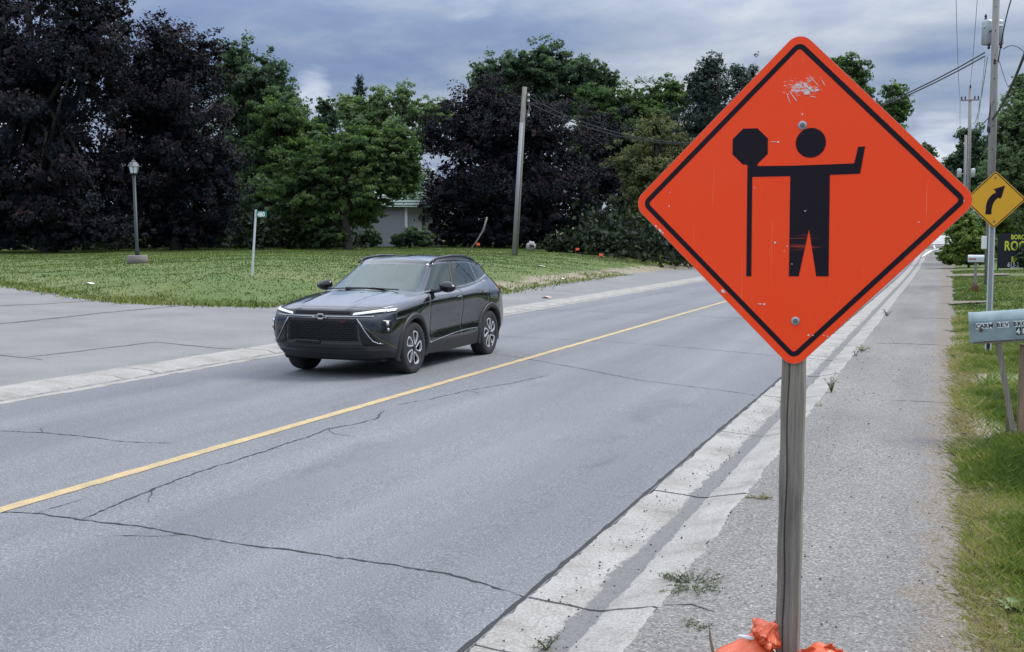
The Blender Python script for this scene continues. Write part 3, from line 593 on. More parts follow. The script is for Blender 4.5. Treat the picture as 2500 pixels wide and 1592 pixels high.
# undergrowth that reads as one dark mass under the trees
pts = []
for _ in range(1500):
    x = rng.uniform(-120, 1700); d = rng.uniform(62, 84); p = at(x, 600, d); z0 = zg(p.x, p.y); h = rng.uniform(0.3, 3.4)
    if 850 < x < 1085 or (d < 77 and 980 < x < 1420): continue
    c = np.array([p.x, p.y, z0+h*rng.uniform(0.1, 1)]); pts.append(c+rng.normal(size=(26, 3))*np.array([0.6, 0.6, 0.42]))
pts = np.concatenate(pts); ug = leaf_mesh('undergrowth', pts, 0.34, M['baked_shade_leaf'], None, 0.2); tag(ug, 'dark leafy undergrowth filling the shade below the trees', 'undergrowth', kind='stuff')
pts = []
for _ in range(420):
    x = rng.uniform(2000, 2700); d = rng.uniform(84, 110) if x > 2380 else rng.uniform(152, 165); p = at(x, 590, d); z0 = zg(p.x, p.y); h = rng.uniform(0.5, 5)
    pts.append(np.array([p.x, p.y, z0+h*rng.uniform(0.1, 1)])+rng.normal(size=(40, 3))*np.array([0.9, 0.9, 0.7]))
ug = leaf_mesh('thicket', np.concatenate(pts), 0.32, M['leaf_dark'], None, 0.2); tag(ug, 'dark green thicket closing off the view at the end of the road', 'thicket', kind='stuff')

# grass blades
def blades(name, X, Y, zf, h, w, mat, tint=None, lean=0.5):
    n = len(X); Z = zf(X, Y)-0.005; a = rng.uniform(0, 2*np.pi, n); h = h*rng.uniform(0.5, 1.3, n); L = h*lean*rng.uniform(0.1, 1.3, n); b = rng.uniform(0, 2*np.pi, n)
    wx, wy = np.cos(a)*w/2, np.sin(a)*w/2; lx, ly = np.cos(b)*L, np.sin(b)*L
    V = np.stack([np.stack([X-wx, Y-wy, Z], -1), np.stack([X+wx, Y+wy, Z], -1), np.stack([X+wx*.7+lx*.4, Y+wy*.7+ly*.4, Z+h*.6], -1), np.stack([X+lx, Y+ly, Z+h], -1)], 1).reshape(-1, 3)
    return fast_mesh(name, V, np.arange(4*n).reshape(n, 4), mat, None, False, rng.uniform(0, 1, n) if tint is None else tint)
n = 210000; X = rng.uniform(-48, -12.5, n); Y = rng.uniform(22, 78, n); s = lawn_sd(X, Y); dr = dryL(X, Y)
inview = (np.arctan2(-X, Y) < YAW+0.47)
k = (s > -0.35) & (rng.uniform(0, 1, n) > dr*0.85) & inview; X, Y, s = X[k], Y[k], s[k]
tn = np.clip(0.24+0.45*(vnoise(X, Y, 0.7, 31)-0.5)+0.30*(vnoise(X, Y, 2.8, 32)-0.5)+rng.normal(size=len(X))*0.07+0.4*dryL(X, Y), 0, 1)
o = blades('lawn_grass', X, Y, lawn_z, 0.042, 0.034, M['grass'], tn); tag(o, 'mown green lawn grass sloping up behind the far side of the road', 'grass', kind='stuff')
n = 9000; t = rng.uniform(0, 1, n); seg = rng.integers(1, 12, n); E_ = np.array(EDGE); A = E_[seg]; B = E_[seg+1]; P = A+(B-A)*t[:, None]+rng.normal(size=(n, 2))*0.28
P = P[(P[:, 1] < 60) & (P[:, 0] > -45)]
o = blades('edge_grass', P[:, 0], P[:, 1], lambda x, y: np.maximum(lawn_z(x, y), lot(x, y)), 0.095, 0.03, M['grass'], None, 1.0); tag(o, 'uneven longer grass along the rim of the lawn', 'grass', kind='stuff')
# near verge
def near(n, y0, y1, xmax):
    Y = rng.uniform(y0, y1, n); vx = verge_x(Y); X = vx-0.03+rng.uniform(0, 1, n)**1.5*(2.2+0.24*Y); return X, Y
Xs = []; 
for (nn, a, b, xm) in ((70000, 2.4, 8, 1.6), (90000, 8, 15, 2.6), (75000, 15, 27, 4.5), (55000, 27, 66, 12)):
    Xs.append(near(nn, a, b, xm))
X = np.concatenate([q[0] for q in Xs]); Y = np.concatenate([q[1] for q in Xs])
dd = dryR(X, Y); bare = vnoise(X, Y, 1.3, 12)*np.clip(1.15-(Y-14)/10, 0, 1); k = (rng.uniform(0, 1, len(X)) > dd*0.8) & (rng.uniform(0, 1, len(X)) > np.clip((bare-0.62)*3, 0, 0.75))
k &= ~((Y > 33) & (Y < 34.6) & (X < 1.2)) & ~((Y > 57) & (Y < 61) & (X < 4))
X, Y = X[k], Y[k]; tn = np.clip(0.35+0.7*(vnoise(X, Y, 1.1, 41)-0.5)+0.4*(vnoise(X, Y, 4, 42)-0.5)+rng.normal(size=len(X))*0.15+0.5*dryR(X, Y), 0, 1)
hh = 0.050+0.085*np.clip(vnoise(X, Y, 2.2, 44)-0.35, 0, 1)
o = blades('verge_grass', X, Y, verge_z, hh, np.where(Y < 12, 0.0055, np.where(Y < 27, 0.010, 0.028)), M['grass'], tn, 1.15); tag(o, 'rough grass of the near verge beside the asphalt path', 'grass', kind='stuff')
n = 16000; Y = rng.uniform(3.5, 20, n); X = verge_x(Y)+rng.normal(size=n)*0.09+0.04
o = blades('dry_grass', X, Y, verge_z, 0.035, 0.005, M['dry_grass'], None, 2.6); tag(o, 'flat dry straw where the verge meets the path', 'dry grass', kind='stuff')
def driveway(name, poly):
    return grid_poly(name, poly)
for (ya, yb, xb) in ((33.0, 34.6, 1.3), (57.2, 60.6, 3.0)):
    o = mesh('driveway', [(0.2, ya, float(verge_z(0.2, ya))+0.06), (xb, ya+0.8, float(verge_z(xb, ya))+0.05), (xb, yb-0.3, float(verge_z(xb, yb))+0.05), (0.2, yb, float(verge_z(0.2, yb))+0.06)], [(0, 1, 2, 3)], M['path']); o['kind'] = 'structure'

# weeds: small plants, each a thing of its own
def weed(label, X, Y, z, r, h, nst, mat, leafs, name='weed', up=0.5, spread=1.0, cat='weed', spiky=False):
    T = empty(name, (X, Y, z)); tag(T, label, cat); mb = MB(); P = []
    rr = random.Random(int(X*1000)+int(Y*77))
    for i in range(nst):
        a = rr.uniform(0, 6.283); q = r*rr.uniform(0.3, 1)*spread; e = Vector((math.cos(a)*q, math.sin(a)*q, h*rr.uniform(0.4, 1)))
        m = e*0.5+Vector((0, 0, e.z*0.2)); mb.tube([(0, 0, 0), m, e], [0.003, 0.002, 0.001], 3, False)
        for j in range(int(leafs*2.2)):
            t = rr.uniform(0.15, 1); b = Vector((0, 0, 0)).lerp(m, t*2) if t < .5 else m.lerp(e, t*2-1); P.append(b+Vector((rr.uniform(-1, 1), rr.uniform(-1, 1), rr.uniform(-.5, 1)))*0.012)
    mb.build('stem', M['weed'], T)
    leaf_mesh('foliage', np.array([tuple(p) for p in P]), 0.015, M[mat], T, up, 0.34)
    return T
def gp(x, y): return hit(x, y)
for lab, x, y, r, h, ns, mat, lf in [
    ('spiky dull green weed lying across the kerb edge left of the wooden post', 1690, 1440, 0.26, 0.06, 34, 'weed', 16),
    ('thin flat weed on the path edge below the long sprawling weed', 1690, 1536, 0.12, 0.03, 8, 'weed', 8),
    ('small upright weed with pointed spikes at the kerb joint right of the post', 2030, 960, 0.10, 0.26, 14, 'weed', 16),
    ('tiny dark upright weed above the spiky one, at the kerb back', 2088, 877, 0.06, 0.14, 8, 'weed', 8),
    ('yellowish moss clump at the kerb joint left of the post', 1855, 1218, 0.10, 0.015, 12, 'dry_grass', 12),
    ('dry yellow tuft at the kerb back, close right of the post', 1998, 1000, 0.12, 0.06, 14, 'dry_grass', 12),
    ('straw coloured tuft beside the kerb above the small dark weed', 2105, 858, 0.18, 0.10, 18, 'dry_grass', 12),
    ('thin olive tuft on the far kerb just below the sign', 2165, 772, 0.16, 0.16, 16, 'weed', 12),
    ('thin bent sprigs at the bottom edge of the kerb', 1335, 1588, 0.10, 0.07, 7, 'weed', 8),
    ('mossy clump at the bottom frame edge next to the kerb', 1560, 1588, 0.10, 0.03, 12, 'weed', 10),
    ('dark purple clover patch at the border of path and verge', 2403, 1205, 0.14, 0.06, 18, 'weed', 14),
    ('grey green sprawling weed at the path edge below the mailbox', 2350, 1120, 0.22, 0.12, 16, 'weed', 14),
    ('dark green weed tongue creeping onto the path', 2338, 876, 0.16, 0.07, 16, 'leaf_mid', 14),
    ('ragged grass tongue growing over the path edge', 2345, 830, 0.25, 0.05, 22, 'bush', 12),
    ('second lower grass tongue over the path edge', 2330, 812, 0.25, 0.05, 18, 'bush', 12)]:
    p = gp(x, y); weed(lab, p.x, p.y, p.z, r, h, ns, mat, lf)
def broad_plant(label, x, y, r, nl, mat='bush'):
    p = gp(x, y); T = empty('leafy_weed', p); tag(T, label, 'weed'); rr = random.Random(int(x)); me = None
    for i in range(nl):
        a = 6.283*i/nl+rr.uniform(-.3, .3); L = r*rr.uniform(.7, 1.2); w = L*.32; hz = rr.uniform(.25, .6)*L
        c, s = math.cos(a), math.sin(a); V = []; F = []
        for k in range(6):
            t = k/5; ww = w*math.sin(math.pi*min(1, t*.92+.08))*(1+.12*math.sin(k*5)); zz = hz*math.sin(t*2.0)+.01
            V += [(c*L*t-s*ww/2, s*L*t+c*ww/2, zz+.008), (c*L*t, s*L*t, zz), (c*L*t+s*ww/2, s*L*t-c*ww/2, zz+.008)]
            if k: b = 3*k; F += [(b-3, b-2, b+1, b), (b-2, b-1, b+2, b+1)]
        o = mesh('leaf', V, F, M['bushleaf'], T, True)
m_ = Mt('broad_leaf', (0.10, 0.15, 0.045), 0.6); M['bushleaf'] = m_.m
broad_plant('bright green broad leaved weed near the lower right corner', 2482, 1505, 0.11, 9)
broad_plant('pale broad leaved weed in the verge above the lower right one', 2482, 1370, 0.12, 7)
broad_plant('small dandelion rosette at the verge halfway to the mailbox', 2362, 1070, 0.07, 7)
# yellow flowers by the near mailbox
p = gp(2492, 790); T = empty('yellow_flowers', p); tag(T, 'patch of bright yellow flowers behind the near mailbox', 'flowers')
Q = rng.normal(size=(500, 3))*np.array([0.28, 0.35, 0.03])+np.array([0, 0, 0.12]); leaf_mesh('blossom', Q, 0.035, Mt('yellow_petals', (0.75, 0.60, 0.03), 0.6).m, T, 1.0, 0.8)
Q = rng.normal(size=(500, 3))*np.array([0.28, 0.35, 0.03])+np.array([0, 0, 0.06]); leaf_mesh('foliage', Q, 0.05, M['bush'], T, 0.6, 0.4)
p = gp(1610, 645); T = empty('yellow_flowers', p); tag(T, 'sparse yellow wildflowers on the far lawn left of the orange sign', 'flowers')
Q = rng.normal(size=(160, 3))*np.array([1.3, 2.6, 0.03])+np.array([0, 0, 0.16]); Q[:, 2] += lawn_z(Q[:, 0]+p.x, Q[:, 1]+p.y)-p.z
leaf_mesh('blossom', Q, 0.07, Mt('goldenrod_petals', (0.50, 0.45, 0.04), 0.6).m, T, 1.0, 0.8)
# dark pebbles and grit on the kerb and path
V = []; F = []
ico = [(0, 0, 1), (0.9, 0, -0.1), (-0.4, 0.8, 0), (-0.5, -0.8, -0.1), (0, 0, -0.8)]; icf = [(0, 1, 2), (0, 2, 3), (0, 3, 1), (4, 2, 1), (4, 3, 2), (4, 1, 3)]
n = 900
for i in range(n):
    u = rng.uniform()
    if u < 0.5: x = rng.normal(-1.72, 0.10) if rng.uniform() < .6 else rng.uniform(-1.9, -1.3); y = 3.8+rng.uniform()**1.3*16
    else: x = rng.uniform(-1.2, 0.3); y = rng.uniform(3.8, 22)
    s_ = abs(rng.normal(0.0035, 0.0025))+0.0025; z = (0.0 if x < -1.26 else 0.031)+s_*0.4
    a = rng.uniform(0, 6.28); c, s = math.cos(a), math.sin(a); b = len(V)
    V += [(x+s_*(q[0]*c-q[1]*s), y+s_*(q[0]*s+q[1]*c), z+s_*q[2]*0.7) for q in ico]; F += [tuple(b+j for j in f) for f in icf]
o = mesh('pebbles', V, F, Mt('dark_pebbles', (0.06, 0.058, 0.06), 0.9).m); tag(o, 'loose dark grit scattered on the kerb slabs and path', 'pebbles', kind='stuff')
V = []; F = []
for i in range(2200):
    x = rng.uniform(-1.2, 0.35); y = 3.6+rng.uniform()**1.4*14; s_ = abs(rng.normal(0.003, 0.002))+0.002; z = 0.031+s_*0.3
    a = rng.uniform(0, 6.28); c, s = math.cos(a), math.sin(a); b = len(V)
    V += [(x+s_*(q[0]*c-q[1]*s), y+s_*(q[0]*s+q[1]*c), z+s_*q[2]*0.6) for q in ico]; F += [tuple(b+j for j in f) for f in icf]
o = mesh('gravel', V, F, Mt('pale_gravel', (0.52, 0.51, 0.49), 0.9).m); tag(o, 'pale loose chips worn out of the asphalt path', 'gravel', kind='stuff')
# litter and survey flags
def flag(label, x, y, h=0.45, c='flag'):
    p = gp(x, y); T = empty('survey_flag', p); tag(T, label, 'flag', 'orange survey flags at the foot of the trees')
    MB().tube([(0, 0, -0.05), (0.01, 0, h)], 0.006, 5).build('stake', M['wire_grey'], T)
    V = [(0.01, 0, h), (0.20, 0.03, h-0.01), (0.21, -0.02, h-0.16), (0.11, 0.02, h-0.14), (0.01, 0, h-0.15), (0.11, 0.04, h-0.02)]
    mesh('pennant', V, [(0, 5, 3, 4), (5, 1, 2, 3)], Mt('flag_orange', (0.85, 0.12, 0.04), 0.7).m, T)
for lab, x, y in [('orange survey flag in the lawn between utility pole and cedar', 1405, 625), ('orange flag low in the lawn below the shrub', 1462, 640), ('first orange flag right of the cedar trunk', 1540, 628), ('second orange flag right of the cedar trunk', 1582, 632),
                  ('brightest orange flag, nearest to the sign edge but one', 1622, 634), ('orange flag right at the edge of the orange sign', 1664, 632), ('red orange flags behind the car roof rack', 1163, 612)]: flag(lab, x, y)
for lab, x, y, w, col in [('scrap of white paper on the lawn below the lamp post', 217, 696, 0.3, (0.75, 0.75, 0.72)), ('white scrap in the grass above the far kerb', 1370, 683, 0.25, (0.75, 0.75, 0.72)),
                          ('pinkish scrap of cardboard on the far shoulder beside the car', 1333, 729, 0.3, (0.60, 0.42, 0.38)), ('pale twig of litter lying on the lawn beyond the car', 1318, 652, 0.5, (0.5, 0.5, 0.42))]:
    p = gp(x, y); T = mesh('litter', [(-w/2, -.05, .03), (0, -.08, .07), (w/2, -.03, .03), (w/2, .08, .04), (0, .06, .08), (-w/2, .07, .03), (0, 0, .0)], [(0, 1, 4, 5), (1, 2, 3, 4), (0, 6, 1), (2, 1, 6), (3, 4, 6), (4, 5, 6)], Mt('litter_paper', col, 0.8).m, None, False, p); tag(T, lab, 'litter')

# ================================================================== THE BLACK CAR
def paint():
    m = Mt('black_car_paint', (0.010, 0.012, 0.016), 0.26, 0.85); m.b.inputs['Coat Weight'].default_value = 1.0; m.b.inputs['Coat IOR'].default_value = 1.8; m.b.inputs['Coat Roughness'].default_value = 0.03; m.b.inputs['Specular IOR Level'].default_value = 0.15
    return m.m
M['paint'] = paint()
M['clad'] = Mt('black_cladding', (0.018, 0.019, 0.021), 0.55).m
M['gloss_black'] = Mt('gloss_black_trim', (0.006, 0.006, 0.007), 0.12).m
M['rubber'] = Mt('tyre_rubber', (0.020, 0.020, 0.021), 0.85).m
M['machined'] = Mt('machined_alloy', (0.62, 0.64, 0.66), 0.42, 0.25).m
M['chrome'] = Mt('satin_chrome', (0.42, 0.44, 0.46), 0.25, 0.9).m
M['chrome_bright'] = Mt('bright_chrome', (0.75, 0.77, 0.79), 0.2, 0.8).m
M['void'] = Mt('dark_interior', (0.010, 0.011, 0.012), 0.9).m
M['seat'] = Mt('seat_fabric', (0.03, 0.032, 0.034), 0.85).m
M['red_lens'] = Mt('red_lens', (0.35, 0.015, 0.02), 0.15).m
def glassmat(name, tint, refl_rough=0.02, trans=0.5, ior=1.5):
    m = bpy.data.materials.new(name); m.use_nodes = True; t = m.node_tree; t.nodes.clear()
    o = t.nodes.new('ShaderNodeOutputMaterial'); tr = t.nodes.new('ShaderNodeBsdfTransparent'); tr.inputs[0].default_value = (*tint, 1)
    g = t.nodes.new('ShaderNodeBsdfGlossy'); g.inputs['Roughness'].default_value = refl_rough; g.inputs[0].default_value = (0.88, 1.0, 0.95, 1)
    f = t.nodes.new('ShaderNodeFresnel'); f.inputs[0].default_value = ior
    mx = t.nodes.new('ShaderNodeMixShader'); t.links.new(f.outputs[0], mx.inputs[0]); t.links.new(tr.outputs[0], mx.inputs[1]); t.links.new(g.outputs[0], mx.inputs[2]); t.links.new(mx.outputs[0], o.inputs[0])
    return m
M['windshield'] = glassmat('windshield_glass', (0.42, 0.47, 0.45), 0.02, ior=2.1)
M['sideglass'] = glassmat('side_glass', (0.45, 0.48, 0.47), 0.02, ior=1.55)
M['privacy'] = glassmat('privacy_glass', (0.05, 0.055, 0.06), 0.02, ior=1.7)
def emis(name, col, s):
    m = Mt(name, col, 0.3); m.b.inputs['Emission Color'].default_value = (*col, 1); m.b.inputs['Emission Strength'].default_value = s; return m.m
M['drl'] = emis('daytime_running_light', (0.80, 0.84, 0.88), 0.16)

LV = [
 [(2.10,0,.25),(2.09,.35,.25),(2.04,.60,.26),(1.94,.75,.27),(1.75,.85,.26),(1.35,.868,.25),(.85,.868,.23),(.3,.862,.22),(-.25,.862,.22),(-.8,.868,.23),(-1.35,.872,.27),(-1.8,.85,.32),(-2.06,.74,.36),(-2.15,.4,.37),(-2.17,0,.37)],
 [(2.22,0,.38),(2.21,.35,.38),(2.155,.62,.39),(2.05,.795,.40),(1.83,.875,.40),(1.35,.905,.40),(.85,.892,.40),(.3,.888,.40),(-.25,.888,.40),(-.8,.893,.41),(-1.35,.91,.42),(-1.82,.885,.46),(-2.12,.77,.48),(-2.24,.4,.49),(-2.26,0,.49)],
 [(2.265,0,.55),(2.255,.35,.55),(2.20,.62,.56),(2.09,.82,.57),(1.85,.89,.58),(1.35,.912,.58),(.85,.878,.60),(.3,.868,.60),(-.25,.868,.60),(-.8,.880,.60),(-1.35,.914,.60),(-1.82,.895,.62),(-2.14,.78,.62),(-2.25,.4,.62),(-2.27,0,.62)],
 [(2.265,0,.74),(2.255,.35,.74),(2.20,.60,.75),(2.09,.80,.76),(1.83,.888,.78),(1.35,.912,.80),(.85,.893,.82),(.3,.890,.83),(-.25,.893,.84),(-.8,.900,.85),(-1.35,.915,.86),(-1.82,.885,.87),(-2.12,.765,.88),(-2.22,.4,.88),(-2.24,0,.88)],
 [(2.235,0,.845),(2.225,.35,.845),(2.165,.60,.85),(2.05,.78,.865),(1.80,.870,.885),(1.35,.895,.905),(.85,.892,.925),(.3,.893,.935),(-.25,.896,.945),(-.8,.902,.96),(-1.35,.900,.975),(-1.82,.865,.985),(-2.10,.74,.985),(-2.20,.4,.98),(-2.215,0,.98)],
 [(2.175,0,.925),(2.165,.35,.922),(2.10,.58,.915),(1.97,.73,.920),(1.70,.825,.945),(1.35,.855,.975),(.85,.862,.995),(.3,.868,1.005),(-.25,.873,1.015),(-.8,.875,1.035),(-1.35,.858,1.055),(-1.82,.815,1.06),(-2.09,.70,1.05),(-2.19,.38,1.04),(-2.205,0,1.04)],
 [(1.85,0,1.000),(1.84,.33,.997),(1.80,.56,.985),(1.70,.68,.98),(1.52,.755,.995),(1.25,.79,1.02),(.83,.812,1.045),(.3,.826,1.050),(-.25,.832,1.060),(-.8,.828,1.090),(-1.30,.795,1.140),(-1.78,.735,1.165),(-2.06,.62,1.13),(-2.17,.35,1.10),(-2.185,0,1.10)],
 [(1.10,0,1.105),(1.07,.33,1.098),(.99,.58,1.082),(.90,.705,1.070),(.80,.752,1.068),(.66,.772,1.072),(.45,.783,1.078),(.15,.790,1.082),(-.27,.792,1.095),(-.8,.782,1.125),(-1.25,.755,1.175),(-1.66,.700,1.245),(-1.97,.58,1.20),(-2.10,.33,1.15),(-2.12,0,1.15)],
 [(.30,0,1.475),(.28,.3,1.468),(.22,.49,1.452),(.165,.555,1.440),(.11,.583,1.450),(.04,.597,1.460),(-.05,.608,1.468),(-.20,.617,1.474),(-.45,.622,1.476),(-.85,.620,1.468),(-1.25,.604,1.442),(-1.60,.575,1.395),(-1.90,.50,1.385),(-1.99,.3,1.40),(-2.01,0,1.405)],
 [(.20,0,1.505),(.18,.27,1.50),(.13,.43,1.488),(.09,.49,1.482),(.05,.52,1.487),(-.01,.535,1.495),(-.09,.545,1.502),(-.22,.552,1.508),(-.46,.556,1.512),(-.85,.553,1.508),(-1.22,.54,1.49),(-1.52,.51,1.46),(-1.80,.44,1.435),(-1.87,.27,1.435),(-1.89,0,1.435)],
 [(.0,0,1.525),(-.02,.1,1.525),(-.05,.14,1.525),(-.08,.16,1.525),(-.12,.17,1.528),(-.18,.17,1.53),(-.25,.17,1.532),(-.36,.17,1.535),(-.55,.17,1.537),(-.82,.17,1.533),(-1.08,.16,1.522),(-1.28,.15,1.508),(-1.45,.13,1.495),(-1.52,.08,1.487),(-1.55,0,1.485)],
 [(-.25,0,1.533),(-.27,.01,1.533),(-.29,.01,1.533),(-.31,.01,1.533),(-.34,.01,1.534),(-.38,.01,1.535),(-.43,.01,1.536),(-.50,.01,1.538),(-.60,.01,1.539),(-.75,.01,1.537),(-.88,.01,1.533),(-.98,.01,1.529),(-1.06,.01,1.525),(-1.1,.01,1.521),(-1.12,0,1.519)]]
CP = np.array(LV)                                           # (levels, keys, 3)
def dens(A, k, axis, closed_ends=None):
    """Catmull-Rom along one axis, k steps per interval"""
    A = np.moveaxis(A, axis, 0); n = len(A); A0 = 2*A[0]-A[1]; A1 = 2*A[-1]-A[-2]
    if closed_ends is not None: A0 = A[1]*closed_ends; A1 = A[-2]*closed_ends
    Pd = np.concatenate([A0[None], A, A1[None]]); out = []
    for i in range(n-1):
        p0, p1, p2, p3 = Pd[i], Pd[i+1], Pd[i+2], Pd[i+3]
        for j in range(k):
            t = j/k; out.append(0.5*((2*p1)+(-p0+p2)*t+(2*p0-5*p1+4*p2-p3)*t*t+(-p0+3*p1-3*p2+p3)*t**3))
    out.append(A[-1]); return np.moveaxis(np.array(out), 0, axis)
KU, KV = 26, 12
G1 = dens(CP, KU, 1, np.array([1, -1, 1]))                   # symmetric at nose and tail
GR = dens(G1, KV, 0)                                         # (nv, nu, 3)
# the bonnet runs straight up to the windscreen's foot instead of dipping before it
w_ = np.clip((4.9-np.arange(G1.shape[1])/KU)/1.2, 0, 1); w_ = (w_*w_*(3-2*w_))[:, None]
for j in range(KV):
    t_ = j/KV; lin = G1[6]*(1-t_)+G1[7]*t_; lin[:, 2] += 0.010*4*t_*(1-t_); GR[6*KV+j] = GR[6*KV+j]*(1-w_)+lin*w_
GR[..., 1] = np.maximum(GR[..., 1], 0); GR[:, 0, 1] = 0; GR[:, -1, 1] = 0
NV, NU = GR.shape[:2]
VV, UU = np.meshgrid(np.arange(NV)/KV, np.arange(NU)/KU, indexing='ij')
# sculpt: door scoop, hood creases, shoulder line
gx, gy, gz = GR[..., 0].copy(), GR[..., 1].copy(), GR[..., 2].copy()
side = (UU > 5.2) & (UU < 10.4) & (VV < 5)
GR[..., 1] -= np.where(side, 0.011*np.exp(-((gz-0.52-0.06*(0.6-gx)/1.6)/0.075)**2)*np.clip(1-((gx+0.05)/1.0)**4, 0, 1), 0)
hood = (VV > 4.6) & (VV < 7) & (UU < 4)
GR[..., 2] += np.where(hood, 0.007*np.exp(-((gy-0.36-0.10*np.clip((1.9-gx), 0, 1))/0.05)**2)-0.003*np.exp(-((gy-0.20)/0.16)**2), 0)
GR[..., 2] += np.where(VV > 7.9, 0.030*np.clip((VV-7.9)/1.2, 0, 1)*np.clip(1-((gx+0.75)/1.05)**2, 0, 1), 0)
fm = (VV > 5.5) & (VV < 6.6) & (UU > 3.2) & (UU < 6)
# wheel arches: snap to circles and cut
AR = 0.395; AX = [(1.35, 0.36), (-1.35, 0.36)]
vert_in = np.zeros((NV, NU), bool)
gx, gy, gz = GR[..., 0], GR[..., 1], GR[..., 2]
for ax, az in AX:
    r = np.hypot(gx-ax, gz-az); ok = (gy > 0.6) & (VV < 4.5) & (UU > 3.3) & (UU < 11.8)
    vert_in |= ok & (r < AR-0.014)
    near_ = ok & (np.abs(r-AR) <= 0.014)
    s = np.where(near_, AR/np.maximum(r, 1e-6), 1.0)
    GR[..., 0] = np.where(near_, ax+(gx-ax)*s, GR[..., 0]); GR[..., 2] = np.where(near_, az+(gz-az)*s, GR[..., 2])
    gx, gz = GR[..., 0], GR[..., 2]
CU = (UU[:-1, :-1]+UU[1:, 1:])/2; CV = (VV[:-1, :-1]+VV[1:, 1:])/2
cut = vert_in[:-1, :-1] | vert_in[1:, :-1] | vert_in[:-1, 1:] | vert_in[1:, 1:]
cc = (GR[:-1, :-1]+GR[1:, 1:]+GR[1:, :-1]+GR[:-1, 1:])/4
# grid normals
du = np.gradient(GR, axis=1); dv = np.gradient(GR, axis=0); NN = np.cross(du, dv); NN /= np.maximum(np.linalg.norm(NN, axis=2, keepdims=True), 1e-9)
if NN[NV//3, NU//2, 1] < 0: NN = -NN
MASK = np.full(CU.shape, 'body', dtype=object)
x_, y_, z_ = cc[..., 0], cc[..., 1], cc[..., 2]
MASK[(CV > 8.0)] = 'roof'
MASK[(CV > 5.05) & (CV < 6.97) & (CU < 3.9) & (x_ > 0.95)] = 'hood'
MASK[(CU > 11.75) & (CV < 4.05)] = 'rear_bumper'
MASK[(CU > 11.75) & (CV >= 4.05) & (CV < 8)] = 'tailgate'
MASK[((CU < 3.9) & (CV <= 5.05)) | ((CU < 4.55) & (CV < 3.0))] = 'front_bumper'
dline = (x_ < 0.83-0.10*(z_ > 0.9)*(z_-0.9)/0.2) & (x_ > -0.29) & (z_ > 0.36) & (CV < 7.02)
MASK[dline & (CU > 5) & (CU < 9)] = 'front_door'
MASK[(x_ <= -0.29) & (x_ > -1.27) & (z_ > 0.36) & (CV < 7.02) & (CU > 7)] = 'rear_door'
MASK[((x_ <= -1.0) & (np.hypot(x_+1.35, z_-0.36) < 0.475)) & (CV < 6)] = 'body'
MASK[(CV < 1.05-0.0*CU) & (CU > 4.55) & (CU < 11.6) & (z_ < 0.40)] = 'sill_cladding'
MASK[(CU > 4.55) & (CU < 11.75) & (CV < 1.9) & (z_ < 0.37+0.07*np.clip((x_+0.3)/-0.7, 0, 1)+0.05*np.clip(1-(x_-0.95)/-0.5, 0, 1)*(x_ < .95))] = 'sill_cladding'
MASK[(CU < 4.6) & (CV < 0.72)] = 'front_skirt'; MASK[(CU > 11.6) & (CV < 1.0)] = 'rear_skirt'
# glass
MASK[(CV > 7.10) & (CV < 7.93) & (CU < 2.86)] = 'windshield'
wtop = 7.90
A_ = (CV > 7.10) & (CV < wtop)
apil = 3.55+0.55*(1-(CV-7))*0 + 0.0
MASK[A_ & (CU > 4.05) & (CU < 7.72)] = 'front_window'
MASK[A_ & (CU > 8.02) & (CU < 9.75)] = 'rear_window'
MASK[A_ & (CU > 9.90) & (CU < 10.95)] = 'quarter_window'
MASK[(CV > 7.1) & (CV < 7.9) & (CU > 12.25)] = 'back_window'
MASK[(CV > 7.0) & (CV < 8.0) & (CU > 7.6) & (CU < 8.1) & (MASK == 'body')] = 'pillar_trim'
FMAT = dict(body='paint', roof='paint', hood='paint', front_bumper='paint', rear_bumper='paint', tailgate='paint', front_door='paint', rear_door='paint', sill_cladding='clad', front_skirt='clad', rear_skirt='clad',
            windshield='windshield', front_window='sideglass', rear_window='privacy', quarter_window='privacy', back_window='privacy', pillar_trim='clad')
SINK = {'windshield': 0.004, 'front_window': 0.008, 'rear_window': 0.008, 'quarter_window': 0.008, 'back_window': 0.004}
car = empty('car', (-7.48, 14.94, 0.0), (0, 0, R(-90))); car.location.z = zroad(-7.4, 14.9)-0.003
tag(car, 'black compact SUV driving towards the viewer in the far lane', 'car')
PARTS = {}
def carpart(name, mask, flip, mat):
    ids = np.argwhere(mask); 
    if not len(ids): return None
    a = ids[:, 0]*NU+ids[:, 1]; F = np.stack([a, a+1, a+NU+1, a+NU], -1)
    # vertices on the part's rim sink to leave a shut line
    full = mask; cnt = np.zeros((NV, NU), int)
    for dj in (0, 1):
        for di in (0, 1): cnt[dj:NV-1+dj, di:NU-1+di] += full
    same_all = np.zeros((NV, NU), int)+4; same_all[0, :] = 2; same_all[-1, :] = 2; same_all[:, 0] = 2; same_all[:, -1] = 2
    rim = (cnt > 0) & (cnt < same_all)
    P = GR - NN*(SINK.get(name, 0.0)) - np.where(rim, 0.0055 if name not in SINK else 0.0, 0.0)[..., None]*NN
    P = P.reshape(-1, 3).copy()
    used, inv = np.unique(F.ravel(), return_inverse=True); V = P[used]; F2 = inv.reshape(-1, 4)
    return V, F2
